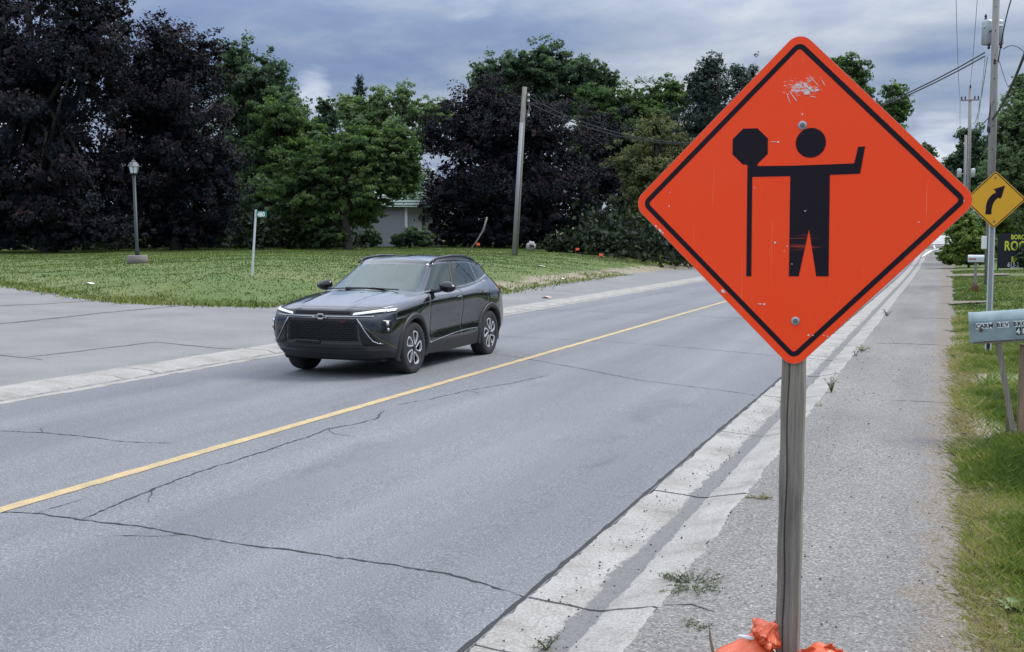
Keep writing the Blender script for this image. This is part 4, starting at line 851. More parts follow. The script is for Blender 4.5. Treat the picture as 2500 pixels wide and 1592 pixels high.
def emit(name, mat, both=True, merge=True):
    m = (MASK == name) & ~cut; r = carpart(name, m, False, mat); V, F = r
    Vm = V*np.array([1, -1, 1])
    if merge:
        V2 = np.concatenate([V, Vm]); F2 = np.concatenate([F, F[:, ::-1]+len(V)])
        bm = bmesh.new(); vs_ = [bm.verts.new(v) for v in V2.tolist()]
        for f in F2.tolist():
            try: bm.faces.new([vs_[i] for i in f])
            except ValueError: pass
        bmesh.ops.remove_doubles(bm, verts=bm.verts, dist=0.0006); bmesh.ops.recalc_face_normals(bm, faces=bm.faces)
        me = bpy.data.meshes.new(name); bm.to_mesh(me); bm.free(); o = link(name, me, M[mat], car, True); return [o]
    return [fast_mesh(name, V, F, M[mat], car, True), fast_mesh(name, Vm, F[:, ::-1], M[mat], car, True)]
for nme in ('body', 'roof', 'hood', 'rear_bumper', 'tailgate', 'front_bumper', 'front_skirt', 'rear_skirt', 'windshield', 'back_window'): PARTS[nme] = emit(nme, FMAT[nme])
for nme in ('front_door', 'rear_door', 'sill_cladding', 'front_window', 'rear_window', 'quarter_window', 'pillar_trim'): PARTS[nme] = emit(nme, FMAT[nme], merge=False)
# surface look-ups
sel = (VV < 6.5) & (UU > 2.5) & (UU < 12.5); SP_ = GR[sel]; fs = (VV < 6.3) & (UU < 5.5); FP_ = GR[fs]; FN_ = NN[fs]; SN_ = NN[sel]
def surf_side(x, z, off=0.0, s=1):
    d = np.hypot(SP_[:, 0]-x, SP_[:, 2]-z); i = np.argpartition(d, 5)[:5]; w = 1/(d[i]+1e-4); w /= w.sum()
    y = (SP_[i, 1]*w).sum(); n = (SN_[i]*w[:, None]).sum(0); return Vector((x+n[0]*off, s*(y+n[1]*off), z+n[2]*off))
def surf_front(y, z, off=0.0):
    s = 1 if y >= 0 else -1; d = np.hypot(FP_[:, 1]-abs(y), FP_[:, 2]-z); i = np.argpartition(d, 5)[:5]; w = 1/(d[i]+1e-4); w /= w.sum()
    x = (FP_[i, 0]*w).sum(); n = (FN_[i]*w[:, None]).sum(0); return Vector((x+n[0]*off, y+s*n[1]*off, z+n[2]*off))
def patchF(name, quad, mat, off=0.004, n=14, m=4, mirror=True, parent=None, side=False, thick=True, s0=(1, -1)):
    """quad: 4 corners (a,b) going round; a=y (front) or x (side), b=z"""
    out = []
    for s in (s0 if mirror else (1,)):
        V = []; F = []
        for j in range(m+1):
            for i in range(n+1):
                u, v = i/n, j/m; p = [(1-u)*(1-v)*quad[0][k]+u*(1-v)*quad[1][k]+u*v*quad[2][k]+(1-u)*v*quad[3][k] for k in (0, 1)]
                e = off if (not thick or (0 < i < n and 0 < j < m)) else off
                V.append(surf_side(p[0], p[1], e, s) if side else surf_front(p[0]*s, p[1], e))
        K = n+1; F = [(j*K+i, j*K+i+1, (j+1)*K+i+1, (j+1)*K+i) for j in range(m) for i in range(n)]
        if thick:
            ring = [i for i in range(K)]+[j*K+n for j in range(1, m+1)]+[m*K+i for i in range(n-1, -1, -1)]+[j*K for j in range(m-1, 0, -1)]
            b = len(V)
            for q in ring:
                i, j = q % K, q//K; u, v = i/n, j/m; p = [(1-u)*(1-v)*quad[0][k]+u*(1-v)*quad[1][k]+u*v*quad[2][k]+(1-u)*v*quad[3][k] for k in (0, 1)]
                V.append(surf_side(p[0], p[1], -0.006, s) if side else surf_front(p[0]*s, p[1], -0.006))
            for a in range(len(ring)): c_ = (a+1) % len(ring); F.append((ring[a], ring[c_], b+c_, b+a))
        mb = MB(); mb.add(V, F); out.append(mb.build(name, M[mat], parent or car, True))
    return out
# grille: dark field, fine horizontal bars, chrome strip, lower bumper
grille = patchF('grille', [(-.52, .50), (.52, .50), (.50, .785), (-.50, .785)], 'void', 0.004, 26, 6, False)[0]
for k in range(9):
    z = .525+.028*k; mb = MB()
    for jj in range(13):
        y0 = -.50+jj*.0785+(0.039 if k % 2 else 0); y1 = min(y0+.062, .50)
        if y0 > .46: continue
        a = surf_front(y0, z, 0.012); b = surf_front((y0+y1)/2, z-0.006, 0.016); c = surf_front(y1, z, 0.012); mb.tube([a, b, c], 0.0055, 5)
    mb.build('grille_bar', M['gloss_black'], grille)
patchF('upper_grille', [(-.50, .835), (.50, .835), (.46, .885), (-.46, .885)], 'void', 0.003, 24, 3, False)
mb = MB(); mb.tube([surf_front(y, .808+.01*abs(y), 0.012) for y in np.linspace(-.70, .70, 40)], 0.0085, 6); mb.build('chrome_strip', M['chrome'], car, True)
patchF('bumper_insert', [(-.60, .395), (.60, .395), (.56, .475), (-.56, .475)], 'clad', 0.006, 26, 4, False)
patchF('number_plate_mount', [(-.42, .470), (-.02, .462), (-.02, .505), (-.40, .513)], 'gloss_black', 0.018, 10, 3, False)
patchF('bumper_corner_panel', [(.56, .44), (.80, .44), (.70, .60), (.52, .76)], 'gloss_black', 0.006, 8, 8)
for s in (1, -1):
    mb = MB(); mb.tube([surf_front(s*y, z, 0.012) for y, z in ((.50, .79), (.55, .72), (.60, .64), (.655, .56), (.70, .50), (.76, .475), (.80, .47))], 0.0075, 6); mb.build('chrome_blade', M['chrome'], car, True)
# running lights and lamps
for o in patchF('headlight', [(.44, .830), (.795, .876), (.80, .902), (.45, .860)], 'drl', 0.010, 16, 4): pass
for o in patchF('headlight_surround', [(.40, .812), (.86, .862), (.855, .925), (.40, .880)], 'gloss_black', 0.004, 16, 4): pass
for o in patchF('indicator_lens', [(.80, .868), (.872, .872), (.868, .91), (.802, .905)], 'chrome', 0.012, 6, 4): pass
hl = patchF('lamp_housing', [(2.12, .60), (1.98, .60), (1.97, .765), (2.10, .775)], 'gloss_black', 0.006, 8, 6, True, None, True)
for s, h_ in zip((1, -1), hl):
    p = surf_side(2.05, .725, 0.010, s); MB().lathe([(0.0, 0.0), (0.026, 0.0), (0.030, -0.01)], 16, 'x', p).build('lamp_lens', M['chrome_bright'], h_, True)
    p = surf_side(2.05, .645, 0.010, s); MB().lathe([(0.0, 0.0), (0.022, 0.0), (0.026, -0.01)], 16, 'x', p).build('lamp_lens', M['chrome'], h_, True)
patchF('taillight', [(-1.93, .985), (-2.10, .975), (-2.11, 1.055), (-1.90, 1.06)], 'red_lens', 0.006, 8, 4, True, None, True)
# bow-tie badge, silver rim with dark centre, and the small red badge
bt = [(-.105, .012), (-.045, .012), (-.045, .036), (.035, .036), (.035, .012), (.105, .012), (.085, -.016), (.035, -.016), (.035, -.038), (-.040, -.038), (-.040, -.016), (-.125, -.016)]
bt2 = [(x*0.80, z*0.52) for x, z in bt]
bp = surf_front(0, .808, 0.02)
bad = shape2d('badge', [bt, bt2], M['chrome_bright'], car, 0.012, 0, bp, (R(90), 0, R(90)))
shape2d('badge_centre', [bt2], M['void'], bad, 0.008, 0, (0, 0, 0), (0, 0, 0))
text('model_badge', 'RS', 0.042, Mt('badge_red', (0.10, 0.012, 0.012), 0.4).m, car, surf_front(.29, .735, 0.020), (R(90), 0, R(90)), 0.001, 0.004, 1.5)
# arches, wheel wells, wheels
for s in (1, -1):
    for ax, az in AX:
        V = []; F = []; n = 30
        a0, a1 = R(-22), R(202)
        for i in range(n+1):
            a = a0+(a1-a0)*i/n
            for r, off in ((.388, -.05), (.390, .010), (.400, .018), (.445, .016), (.462, .010), (.466, -.004)):
                x, z = ax+math.cos(a)*r, az+math.sin(a)*r; rr_ = max(r, .40); xs_, zs_ = ax+math.cos(a)*rr_, max(az+math.sin(a)*rr_, .24)
                p = surf_side(xs_, zs_, off, s); V.append((x, p.y, max(z, .215)))
        F = [(i*6+j, i*6+j+1, (i+1)*6+j+1, (i+1)*6+j) for i in range(n) for j in range(5)]
        mb = MB(); mb.add(V, F); mb.build('wheel_arch', M['clad'], car, True)
        V = []; F = []
        for i in range(n+1):
            a = a0+(a1-a0)*i/n; V += [(ax+math.cos(a)*.392, s*.55, az+math.sin(a)*.392), (ax+math.cos(a)*.392, s*.87, az+math.sin(a)*.392)]
            if i: F.append((2*i-2, 2*i-1, 2*i+1, 2*i))
        b = len(V); V += [(ax+math.cos(a0+(a1-a0)*i/n)*.392, s*.55, az+math.sin(a0+(a1-a0)*i/n)*.392) for i in range(n+1)]; F.append(tuple(range(b, b+n+1)))
        mb = MB(); mb.add(V, F); mb.build('wheel_well', M['void'], car)
def petal(k, grow=0.0):
    """one loop-shaped opening between two spokes (radius, angle) -> outline"""
    a0 = 2*math.pi*k/5+R(90); o = []
    for r, da in ((.060, -9), (.060, 6), (.100, 17), (.160, 23), (.205, 21), (.222, 12), (.222, -4), (.205, -13), (.160, -15), (.100, -14)):
        rr_ = r+grow*(1 if r > .14 else -0.6); d = da+math.degrees(grow/max(r, .08))*(1 if da > 3 else -1); a = a0+R(d)+0.10*(r-.1)/.1; o.append((rr_*math.cos(a), rr_*math.sin(a)))
    return o
def smooth_loop(p, n=3):
    for _ in range(n):
        q = []
        for i in range(len(p)):
            a, b = p[i], p[(i+1) % len(p)]; q += [(a[0]*.75+b[0]*.25, a[1]*.75+b[1]*.25), (a[0]*.25+b[0]*.75, a[1]*.25+b[1]*.75)]
        p = q
    return p
def circ(r, n=48): return [(r*math.cos(2*math.pi*i/n), r*math.sin(2*math.pi*i/n)) for i in range(n)]
wheel_first = None
for s in (1, -1):
    for ax in (1.35, -1.35):
        W_ = empty('wheel', (ax, s*.785, .350)); W_.parent = car; W_.rotation_euler = (0, R(12 if ax > 0 else 40), 0)
        def y_(v): return v*s
        prof = [(.235, -.11), (.300, -.112), (.338, -.105), (.350, -.075), (.352, 0), (.350, .075), (.338, .105), (.300, .113), (.262, .110), (.240, .100)]
        MB().lathe([(r, y_(h)) for r, h in prof], 56, 'y', cap=False).build('tyre', M['rubber'], W_, True)
        mb = MB(); mb.lathe([(.244, y_(.104)), (.236, y_(.100)), (.228, y_(.070)), (.205, y_(-.10)), (.0, y_(-.10))], 48, 'y', cap=False); mb.build('rim', M['gloss_black'], W_, True)
        mb = MB(); mb.lathe([(.05, y_(.02)), (.150, y_(.02)), (.150, y_(.0))], 32, 'y'); mb.build('brake_disc', M['chrome'], W_)
        rot = (R(90), 0, 0) if s < 0 else (R(-90), 0, 0)
        holes = [smooth_loop(petal(k)) for k in range(5)]; outer = [smooth_loop(petal(k, .011)) for k in range(5)]
        shape2d('spoke_face', [circ(.240)]+outer, M['gloss_black'], W_, 0.016, 0.0, (0, y_(.090), 0), rot)
        for k in range(5): shape2d('spoke_edge', [outer[k], holes[k]], M['machined'], W_, 0.022, 0.0, (0, y_(.093), 0), rot)
        MB().lathe([(0, y_(.108)), (.024, y_(.106)), (.028, y_(.098))], 20, 'y').build('hub_cap', M['gloss_black'], W_, True)
# mirrors, handles, rails, wiper, door trim, underside, inside
for s in (1, -1):
    m0 = bmesh.new(); bmesh.ops.create_uvsphere(m0, u_segments=20, v_segments=12, radius=1)
    for v in m0.verts:
        x, y, z = v.co; v.co = Vector((0.46+x*0.085+0.03*(1-abs(z))*0.5, s*(0.985+y*0.125), 1.135+z*0.078*(1-0.18*y)-0.012*y))
        if v.co.x < 0.415: v.co.x = 0.415
    me = bpy.data.meshes.new('side_mirror'); m0.to_mesh(me); m0.free(); sm = link('side_mirror', me, M['gloss_black'], car, True)
    MB().tube([(0.60, s*.80, 1.075), (0.53, s*.87, 1.085), (0.49, s*.92, 1.10)], [0.035, 0.026, 0.022], 8).build('mirror_arm', M['clad'], sm, True)
    MB().lathe([(0, 0), (.06, 0), (.062, -.003)], 20, 'x', (0.4135, s*.99, 1.133)).build('mirror_glass', M['chrome'], sm)
    for hx, hz in ((-.12, .965), (-1.09, .99)):
        a = surf_side(hx-.085, hz, 0.012, s); b = surf_side(hx-.05, hz, 0.034, s); c = surf_side(hx+.05, hz-.004, 0.034, s); d = surf_side(hx+.085, hz-.006, 0.012, s)
        mb = MB(); mb.tube([a, b, c, d], [.012, .013, .013, .012], 8); mb.build('door_handle', M['paint'], car, True)
        p = surf_side(hx, hz-.004, 0.002, s); mb = MB(); mb.add([surf_side(hx+.06*math.cos(t), hz-.004+.028*math.sin(t), 0.0035, s) for t in np.linspace(0, 6.283, 18)[:-1]], [tuple(range(17))]); mb.build('handle_recess', M['void'], car)
    rl = [(.17, 1.458), (.08, 1.500), (-.08, 1.530), (-.55, 1.556), (-1.0, 1.548), (-1.28, 1.514), (-1.43, 1.472), (-1.49, 1.445)]
    mb = MB(); mb.tube([(x, s*(.585-.02*max(0, -x-.8)), z) for x, z in rl], [.012, .019, .019, .018, .018, .019, .017, .010], 8); mb.build('roof_rail', M['gloss_black'], car, True)
    # chrome-less window surround and sculpted lower crease
    wb = [GR[int(7.07*KV), int(u*KU)] for u in np.linspace(4.0, 11.0, 40)]; mb = MB(); mb.tube([(p[0], s*(p[1]+.004), p[2]) for p in wb], .007, 6); mb.build('window_trim', M['chrome'], car, True)
    mb = MB(); mb.tube([surf_side(x, .385+.085*math.sin(max(0, (0.80-x)/1.75)*math.pi*.62), 0.001, s) for x in np.linspace(.86, -.90, 26)], .0055, 5); mb.build('door_moulding', M['chrome'], car, True)
MB().tube([(1.04, .50, 1.112), (1.03, .1, 1.128), (1.0, -.35, 1.128)], .010, 6).build('wiper', M['clad'], car)
MB().tube([(1.05, -.02, 1.116), (1.03, -.35, 1.120), (.95, -.62, 1.105)], .009, 6).build('wiper', M['clad'], car)
MB().box((0, 0, .245), (3.9, 1.46, .05)).build('underbody', M['void'], car)
MB().box((1.30, 0, .62), (.9, 1.0, .5)).build('engine_block', M['void'], car)
mb = MB(); mb.add([(.98, -.70, 1.05), (.98, .70, 1.05), (.55, .72, 1.06), (.55, -.72, 1.06), (.50, -.72, .80), (.50, .72, .80)], [(0, 1, 2, 3), (3, 2, 5, 4)]); mb.build('dashboard', M['seat'], car)
mb = MB(); mb.add([(.6, -.74, .45), (-1.9, -.74, .45), (-1.9, .74, .45), (.6, .74, .45), (.6, -.74, .9), (.6, .74, .9)], [(0, 1, 2, 3), (0, 3, 5, 4)]); mb.build('cabin_floor', M['void'], car)
for sy, sx_ in ((.37, -.15), (-.37, -.15), (.37, -1.05), (-.37, -1.05)):
    MB().box((sx_, sy, .78), (.16, .50, .62), Matrix.Rotation(R(-14), 3, 'Y')).build('seat', M['seat'], car, False, None, None, 0.04, 2)
    MB().box((sx_-.10, sy, 1.19), (.09, .27, .18)).build('headrest', M['seat'], car, False, None, None, 0.03, 2)
mb = MB(); mb.tube([(.38+.05*math.sin(t), .37+.18*math.cos(t), .98+.17*math.sin(t)) for t in np.linspace(0, 2*math.pi, 25)], .014, 6, False); mb.build('steering_wheel', M['void'], car, True)
MB().box((.36, 0, 1.40), (.05, .20, .07)).build('rear_view_mirror', M['void'], car, False, None, None, .01)
MB().box((-1.97, 0, 1.395), (.20, .96, .025)).build('spoiler', M['paint'], car, False, None, None, .01)

# ================================================================== ROAD WORK SIGN
def sign_orange():
    m = Mt('orange_sign_sheeting', (0.86, 0.085, 0.012), 0.38); co = m.coord('Object')
    a = m.noise(co, 300, 2, 0.6); b = m.noise(co, 3.0, 4, 0.6)
    col = m.mix(1.0, (0.95, 0.060, 0.008), m.ramp(a, [(0.3, (0.92, 0.90, 0.9)), (0.7, (1.05, 1.1, 1.1))]), 'MULTIPLY')
    col = m.mix(m.ramp(b, [(0.3, (0, 0, 0)), (0.75, (0.22, 0.22, 0.22))]), col, (0.88, 0.11, 0.04))
    # fine scratches in two directions, and rubbed white scuffs near the top
    def scr(rot, sc, lo, hi):
        mp = m.node('ShaderNodeMapping'); mp.inputs['Rotation'].default_value = (0, 0, rot); mp.inputs['Scale'].default_value = sc; m.t.links.new(co, mp.inputs[0])
        return m.ramp(m.noise(mp.outputs[0], 1.0, 3, 0.5, 1.2), [(lo, (0, 0, 0)), (hi, (1, 1, 1))])
    col = m.mix(m.mix(0.5, scr(1.1, (90, 2.2, 1), .70, .74), (0.0, 0.0, 0.0)), col, (0.95, 0.30, 0.18)); col = m.mix(m.mix(0.5, scr(-.5, (110, 1.8, 1), .71, .75), (0., 0., 0.)), col, (0.95, 0.28, 0.16))
    sp_ = m.node('ShaderNodeSeparateXYZ'); m.t.links.new(co, sp_.inputs[0])
    d = m.math('SQRT', m.math('ADD', m.math('POWER', m.math('MULTIPLY', m.math('SUBTRACT', sp_.outputs[0], 0.005), 8.0), 2.0), m.math('POWER', m.math('MULTIPLY', m.math('SUBTRACT', sp_.outputs[1], 0.425), 17.0), 2.0)))
    w = m.math('SUBTRACT', m.noise(m.coord('Object', (1, 2.6, 1), (0.3, 0, 0)), 34, 5, 0.75, 1.5), m.math('MULTIPLY', d, 0.26))
    col = m.mix(m.ramp(w, [(0.435, (0, 0, 0)), (0.48, (1, 1, 1))]), col, (0.62, 0.60, 0.58))
    m.base(col); m.bump(b, 0.05, 0.01); m.b.inputs['Coat Weight'].default_value = 0.08; m.b.inputs['Coat Roughness'].default_value = 0.35; m.b.inputs['Specular IOR Level'].default_value = 0.25; return m.m
def sign_black():
    m = Mt('sign_black_print', (0.022, 0.014, 0.032), 0.5); m.b.inputs['Specular IOR Level'].default_value = 0.12; co = m.coord('Object')
    mp = m.node('ShaderNodeMapping'); mp.inputs['Rotation'].default_value = (0, 0, 0.1); mp.inputs['Scale'].default_value = (3, 90, 1); m.t.links.new(co, mp.inputs[0])
    n = m.noise(mp.outputs[0], 1.0, 4, 0.6, 1.0); sp_ = m.node('ShaderNodeSeparateXYZ'); m.t.links.new(co, sp_.inputs[0])
    # rubbed band across the thighs of the figure
    d = m.math('ADD', m.math('POWER', m.math('MULTIPLY', m.math('SUBTRACT', sp_.outputs[0], 0.018), 9.0), 2.0), m.math('POWER', m.math('MULTIPLY', m.math('ADD', sp_.outputs[1], 0.155), 17.0), 2.0))
    w = m.math('SUBTRACT', n, m.math('MULTIPLY', d, 0.30)); col = m.mix(m.ramp(w, [(0.46, (0, 0, 0)), (0.72, (0.6, 0.6, 0.6))]), (0.014, 0.010, 0.017), (0.55, 0.07, 0.03))
    f = m.noise(m.coord('Object'), 45, 5, 0.7, 1.0); col = m.mix(m.ramp(f, [(0.755, (0, 0, 0)), (0.77, (1, 1, 1))]), col, (0.5, 0.2, 0.15)); m.base(col); return m.m
M['orange'] = sign_orange(); M['sign_black'] = sign_black(); M['sign_alu'] = Mt('sign_back_aluminium', (0.45, 0.46, 0.47), 0.45, 0.7).m
def diamond(half, r, n=8):
    """rounded diamond whose unrounded half diagonal is `half`"""
    o = []
    for k, c in enumerate((R(0), R(90), R(180), R(270))):
        cx_, cy_ = math.cos(c)*(half-r*math.sqrt(2)), math.sin(c)*(half-r*math.sqrt(2))
        for i in range(n+1): a = c-R(45)+R(90)*i/n; o.append((cx_+r*math.cos(a), cy_+r*math.sin(a)))
    return o
def wood(name, a, b, c):
    m = Mt(name, a, 0.85); g = m.noise(m.coord('Object', (1, 1, 0.022)), 130, 5, 0.75, 0.1); k = m.noise(m.coord('Object', (1, 1, 0.25)), 7, 4, 0.6, 0.5)
    col = m.ramp(g, [(0.30, a), (0.52, b), (0.75, c)]); col = m.mix(1.0, col, m.ramp(k, [(0.3, (0.70, 0.70, 0.72)), (0.65, (1.1, 1.1, 1.08))]), 'MULTIPLY'); m.base(col); m.bump(g, 0.6, 0.004); return m.m
M['wood'] = wood('weathered_wood', (0.125, 0.108, 0.090), (0.215, 0.190, 0.162), (0.305, 0.275, 0.24))
M['wood_new'] = wood('brown_wood', (0.14, 0.095, 0.06), (0.26, 0.185, 0.12), (0.36, 0.27, 0.185))
SG = empty('road_work_sign', (-0.518, 4.40, 0.03)); tag(SG, 'large scratched orange diamond flagger sign on a grey wooden post', 'road sign')
# post: square timber with a slightly wavy edge and a long drying crack
V = []; F = []; n = 40
for i in range(n+1):
    z = -0.02+(2.36)*i/n; w = 0.0425+0.0012*math.sin(i*1.3); c = 0.006
    for x, y in ((-w, -w+c), (-w+c, -w), (-0.0165+0.0025*math.sin(i*.9)-.0022, -w), (-0.0145+0.0025*math.sin(i*.9), -w+0.010), (-0.0125+0.0025*math.sin(i*.9)+.0022, -w), (w-c, -w), (w, -w+c), (w, w-c), (w-c, w), (-w+c, w), (-w, w-c)):
        V.append((x-0.008*(1-i/n), y, z))
K = 11; F = [(i*K+j, i*K+(j+1) % K, (i+1)*K+(j+1) % K, (i+1)*K+j) for i in range(n) for j in range(K)]; F += [tuple(range(K))[::-1], tuple(n*K+j for j in range(K))]
mesh('post', V, F, M['wood'], SG)
mb = MB(); mb.box((0, -.0, .045), (1.0, .089, .089)); mb.build('base_beam', M['wood'], SG, False, None, None, .004)
mb = MB(); mb.box((0, .0, -.0), (.089, 1.0, .06)); mb.build('base_beam', M['wood'], SG, False, None, None, .004)
PZ = 2.0-0.012-0.03; face_y = -0.0425-0.004
panel = empty('sign_panel', (0.0, face_y, PZ), (R(90), 0, 0)); panel.parent = SG
HALF = 0.6345
shape2d('backing_plate', [diamond(HALF, .056)], M['sign_alu'], panel, 0.004, 0, (0, 0, 0.0))
shape2d('orange_face', [diamond(HALF-.0015, .055)], M['orange'], panel, 0.001, 0, (0, 0, 0.0030))
i1 = HALF-.028*math.sqrt(2); i2 = i1-.0185*math.sqrt(2)
shape2d('black_border', [diamond(i1, .030), diamond(i2, .012)], M['sign_black'], panel, 0.0008, 0, (0, 0, 0.0045))
dx, dz = 0.018, 0.012
FIG = [(-0.2209,0.2666),(-0.1678,0.2661),(-0.1279,0.227),(-0.1277,0.1691),(-0.1656,0.1322),(-0.1646,0.1246),(-0.0436,0.1231),(0.0988,0.1248),(0.1865,0.1264),(0.199,0.1862),(0.2234,0.1871),(0.2079,0.0887),(0.1008,0.086),(0.1038,-0.2895),(0.0591,-0.29),(0.0295,-0.1132),(-0.0048,-0.2908),(-0.0408,-0.2912),(-0.0429,0.0847),(-0.1842,0.0841),(-0.1814,-0.2928),(-0.2006,-0.2931),(-0.2027,0.1306),(-0.2213,0.1323),(-0.2602,0.1714),(-0.2602,0.2282)]
shape2d('flagger_symbol', [[(x+dx, z+dz) for x, z in FIG]], M['sign_black'], panel, 0.0008, 0, (0, 0, 0.0045))
shape2d('flagger_head', [[(.0296+dx+.0548*math.cos(t), .206+dz+.0548*math.sin(t)) for t in np.linspace(0, 2*math.pi, 41)[:-1]]], M['sign_black'], panel, 0.0008, 0, (0, 0, 0.0045))
M['bolt'] = Mt('bolt_steel', (0.16, 0.15, 0.15), 0.5, 0.6).m; M['scuff'] = Mt('bare_scuff', (0.62, 0.60, 0.60), 0.6).m
for bx, bz in ((-.0018+dx, .2715+dz), (-.0135+dx, -.46+dz)):
    bo = MB().lathe([(.0165, .0035), (.0160, .0065), (.009, .0068)], 24, 'z', (bx, bz, 0)).build('washer', M['galv'], panel, True)
    MB().lathe([(.0095, .006), (.0085, .0105), (0, .0115)], 6, 'z', (bx, bz, 0)).build('bolt_head', M['bolt'], bo)
rr = random.Random(4)
def blob(cx_, cz_, a, b, ang=0):
    lp = []
    for i in range(9):
        t = 6.283*i/9; q = rr.uniform(.6, 1.15); x, z = a*q*math.cos(t), b*q*math.sin(t); lp.append((cx_+x*math.cos(ang)-z*math.sin(ang), cz_+x*math.sin(ang)+z*math.cos(ang)))
    return lp
sc = [(-.503, -.022, .0022, .005, 0), (-.090, .213, .006, .0035, 0), (-.105, .214, .012, .0012, 0), (-.1745, .043, .0022, .0022, 0), (-.0945, -.165, .0045, .0045, 0), (-.049, -.178, .003, .003, 0), (.014, -.046, .005, .002, 0),
      (-.131, -.398, .005, .005, 0), (-.145, -.398, .010, .002, 0), (.036, -.512, .005, .003, .4), (.052, -.512, .003, .003, 0), (.092, -.512, .004, .002, 0), (.105, -.515, .003, .003, 0), (-.003, .312, .003, .005, 0), (-.555, -.10, .006, .004, -.8), (-.538, -.118, .010, .004, -.8), (-.527, -.127, .004, .003, 0),
      (-.288, -.352, .010, .006, -.8), (.415, -.090, .004, .0015, .6), (-.060, -.196, .002, .002, 0), (-.0305, -.245, .002, .002, 0), (-.5, .03, .003, .001, .8), (.565, -.015, .001, .006, 0),
      (-.055, .375, .0016, .022, .35), (-.036, .378, .0018, .026, .65), (.038, .432, .0014, .034, .7), (.026, .402, .004, .018, .9), (.012, .392, .012, .008, .4), (-.01, .420, .0014, .018, -.3), (.048, .398, .009, .006, .3), (.018, .436, .008, .0016, 0), (.070, .425, .0016, .014, .5), (-.018, .398, .012, .0016, .2), (.035, .375, .012, .0016, -.2)]
for q in sc: shape2d('scuff', [blob(q[0]+dx, q[1]+dz, q[2], q[3], q[4])], M['scuff'], panel, 0.0005, 0, (0, 0, 0.0053))
# sandbags at the foot
def bagmat():
    m = Mt('orange_bag_plastic', (0.85, 0.16, 0.06), 0.42); n = m.noise(m.coord('Object'), 18, 4, 0.6, 1.0); f = m.noise(m.coord('Object', (1, 1, .3)), 60, 3, 0.6)
    m.base(m.ramp(n, [(0.3, (0.52, 0.070, 0.022)), (0.6, (0.72, 0.125, 0.040)), (0.8, (0.80, 0.26, 0.14))])); m.bump(f, 0.5, 0.006); m.b.inputs['Coat Weight'].default_value = .2
    return m.m
M['bag'] = bagmat()
def sandbag(label, c, d, rz, neck):
    T = empty('sandbag', (c[0], c[1], 0.03), (0, 0, rz)); tag(T, label, 'sandbag', None)
    bm = bmesh.new(); bmesh.ops.create_uvsphere(bm, u_segments=48, v_segments=30, radius=1)
    for v in bm.verts:
        x, y, z = v.co; f = 1+0.05*mnoise.noise(Vector((x*2.2+c[0]*9, y*2.2, z*2)))+0.030*abs(mnoise.noise(Vector((x*9, y*3, z*9+3))))
        px_ = (abs(x)**.75)*(1 if x > 0 else -1); v.co = Vector((px_*d[0]*f, y*d[1]*f, d[2]*(1+(z*f if z > 0 else max(z, -.98)))))
        # gather towards the neck
        q = Vector(neck[0]); r_ = (v.co-Vector((q.x, q.y, v.co.z))).length
        if z > .2: v.co.z += 0.05*math.exp(-(r_/.07)**2)
    me = bpy.data.meshes.new('bag_body'); bm.to_mesh(me); bm.free(); link('bag_body', me, M['bag'], T, True)
    # tied, crumpled neck
    bm = bmesh.new(); bmesh.ops.create_icosphere(bm, subdivisions=5, radius=1)
    a, b = Vector(neck[0]), Vector(neck[1]); ax = (b-a); L = ax.length; ax.normalize(); q = ax.to_track_quat('Z', 'Y').to_matrix()
    for v in bm.verts:
        z = v.co.z; p = Vector(v.co); ang = math.atan2(p.y, p.x); r = math.hypot(p.x, p.y)
        prof = .032+.022*math.cos((z)*4.2)+(.018 if z > 0.2 else .008); nn_ = Vector((math.cos(ang), math.sin(ang), 0)); fold = 1+.55*mnoise.noise(nn_*2.6+Vector((c[0]*7, 0, z*1.1)))+.30*mnoise.noise(nn_*6.5+Vector((0, c[0]*5, z*2.0)))+.10*mnoise.noise(p*6.0)
        pt = Vector((math.cos(ang)*r*prof*1.35*fold, math.sin(ang)*r*prof*fold, z*L*.55*(1+.22*mnoise.noise(p*2.0)))); v.co = (a+b)*.5+q@pt
    me = bpy.data.meshes.new('tied_neck'); bm.to_mesh(me); bm.free(); link('tied_neck', me, M['bag'], T, True)
    return T
s1 = sandbag('orange sandbag with twisted knotted neck left of the wooden sign post', (-.685, 4.33), (.145, .12, .118), .5, ((.055, .0, .235), (.115, -.03, .325)))
tie = MB().tube([(-.03, -.02, .285), (.0, -.03, .280), (.05, -.01, .262), (.09, -.02, .25)], [.005, .009, .008, .004], 8); tie.build('white_tie', M['white'], s1, True)
MB().tube([(-.12, 0, .2), (-.135, 0, .27), (-.14, 0, .33)], [.007, .005, .001], 5).build('bag_corner', M['wood_new'], s1)
s2 = sandbag('orange sandbag lying right of the wooden sign post, cut by the frame', (-.375, 4.30), (.13, .115, .122), -.4, ((-.02, 0, .225), (-.04, .02, .245)))

# ================================================================== YELLOW CURVE SIGN
YS = empty('curve_warning_sign', (0.70, 19.0, 0.05)); tag(YS, 'small yellow diamond sign with bent right arrow on a steel post', 'road sign')
M['sign_yellow'] = Mt('yellow_sign_sheeting', (0.66, 0.33, 0.008), 0.45).m
mb = MB(); H_ = 2.62
for x0_, x1_, y_ in ((-.045, -.028, .0), (.028, .045, .0), (-.028, .028, .022)): mb.box(((x0_+x1_)/2, y_, H_/2-.2), (x1_-x0_, .004 if y_ else .026, H_+.4))
mb.build('post', M['galv'], YS)
mb = MB(); 
for sx_ in (-.036, .036): mb.box((sx_, -.015, H_/2-.2), (.020, .003, H_+.4))
mb.build('post_flange', M['galv_light'], YS)
MB().box((0, 0.03, .28), (.075, .05, .62)).build('anchor_sleeve', M['dark_metal'], YS)
yp = empty('sign_panel', (0.025, -.03, 2.40), (R(90), 0, 0)); yp.parent = YS; yh = .447
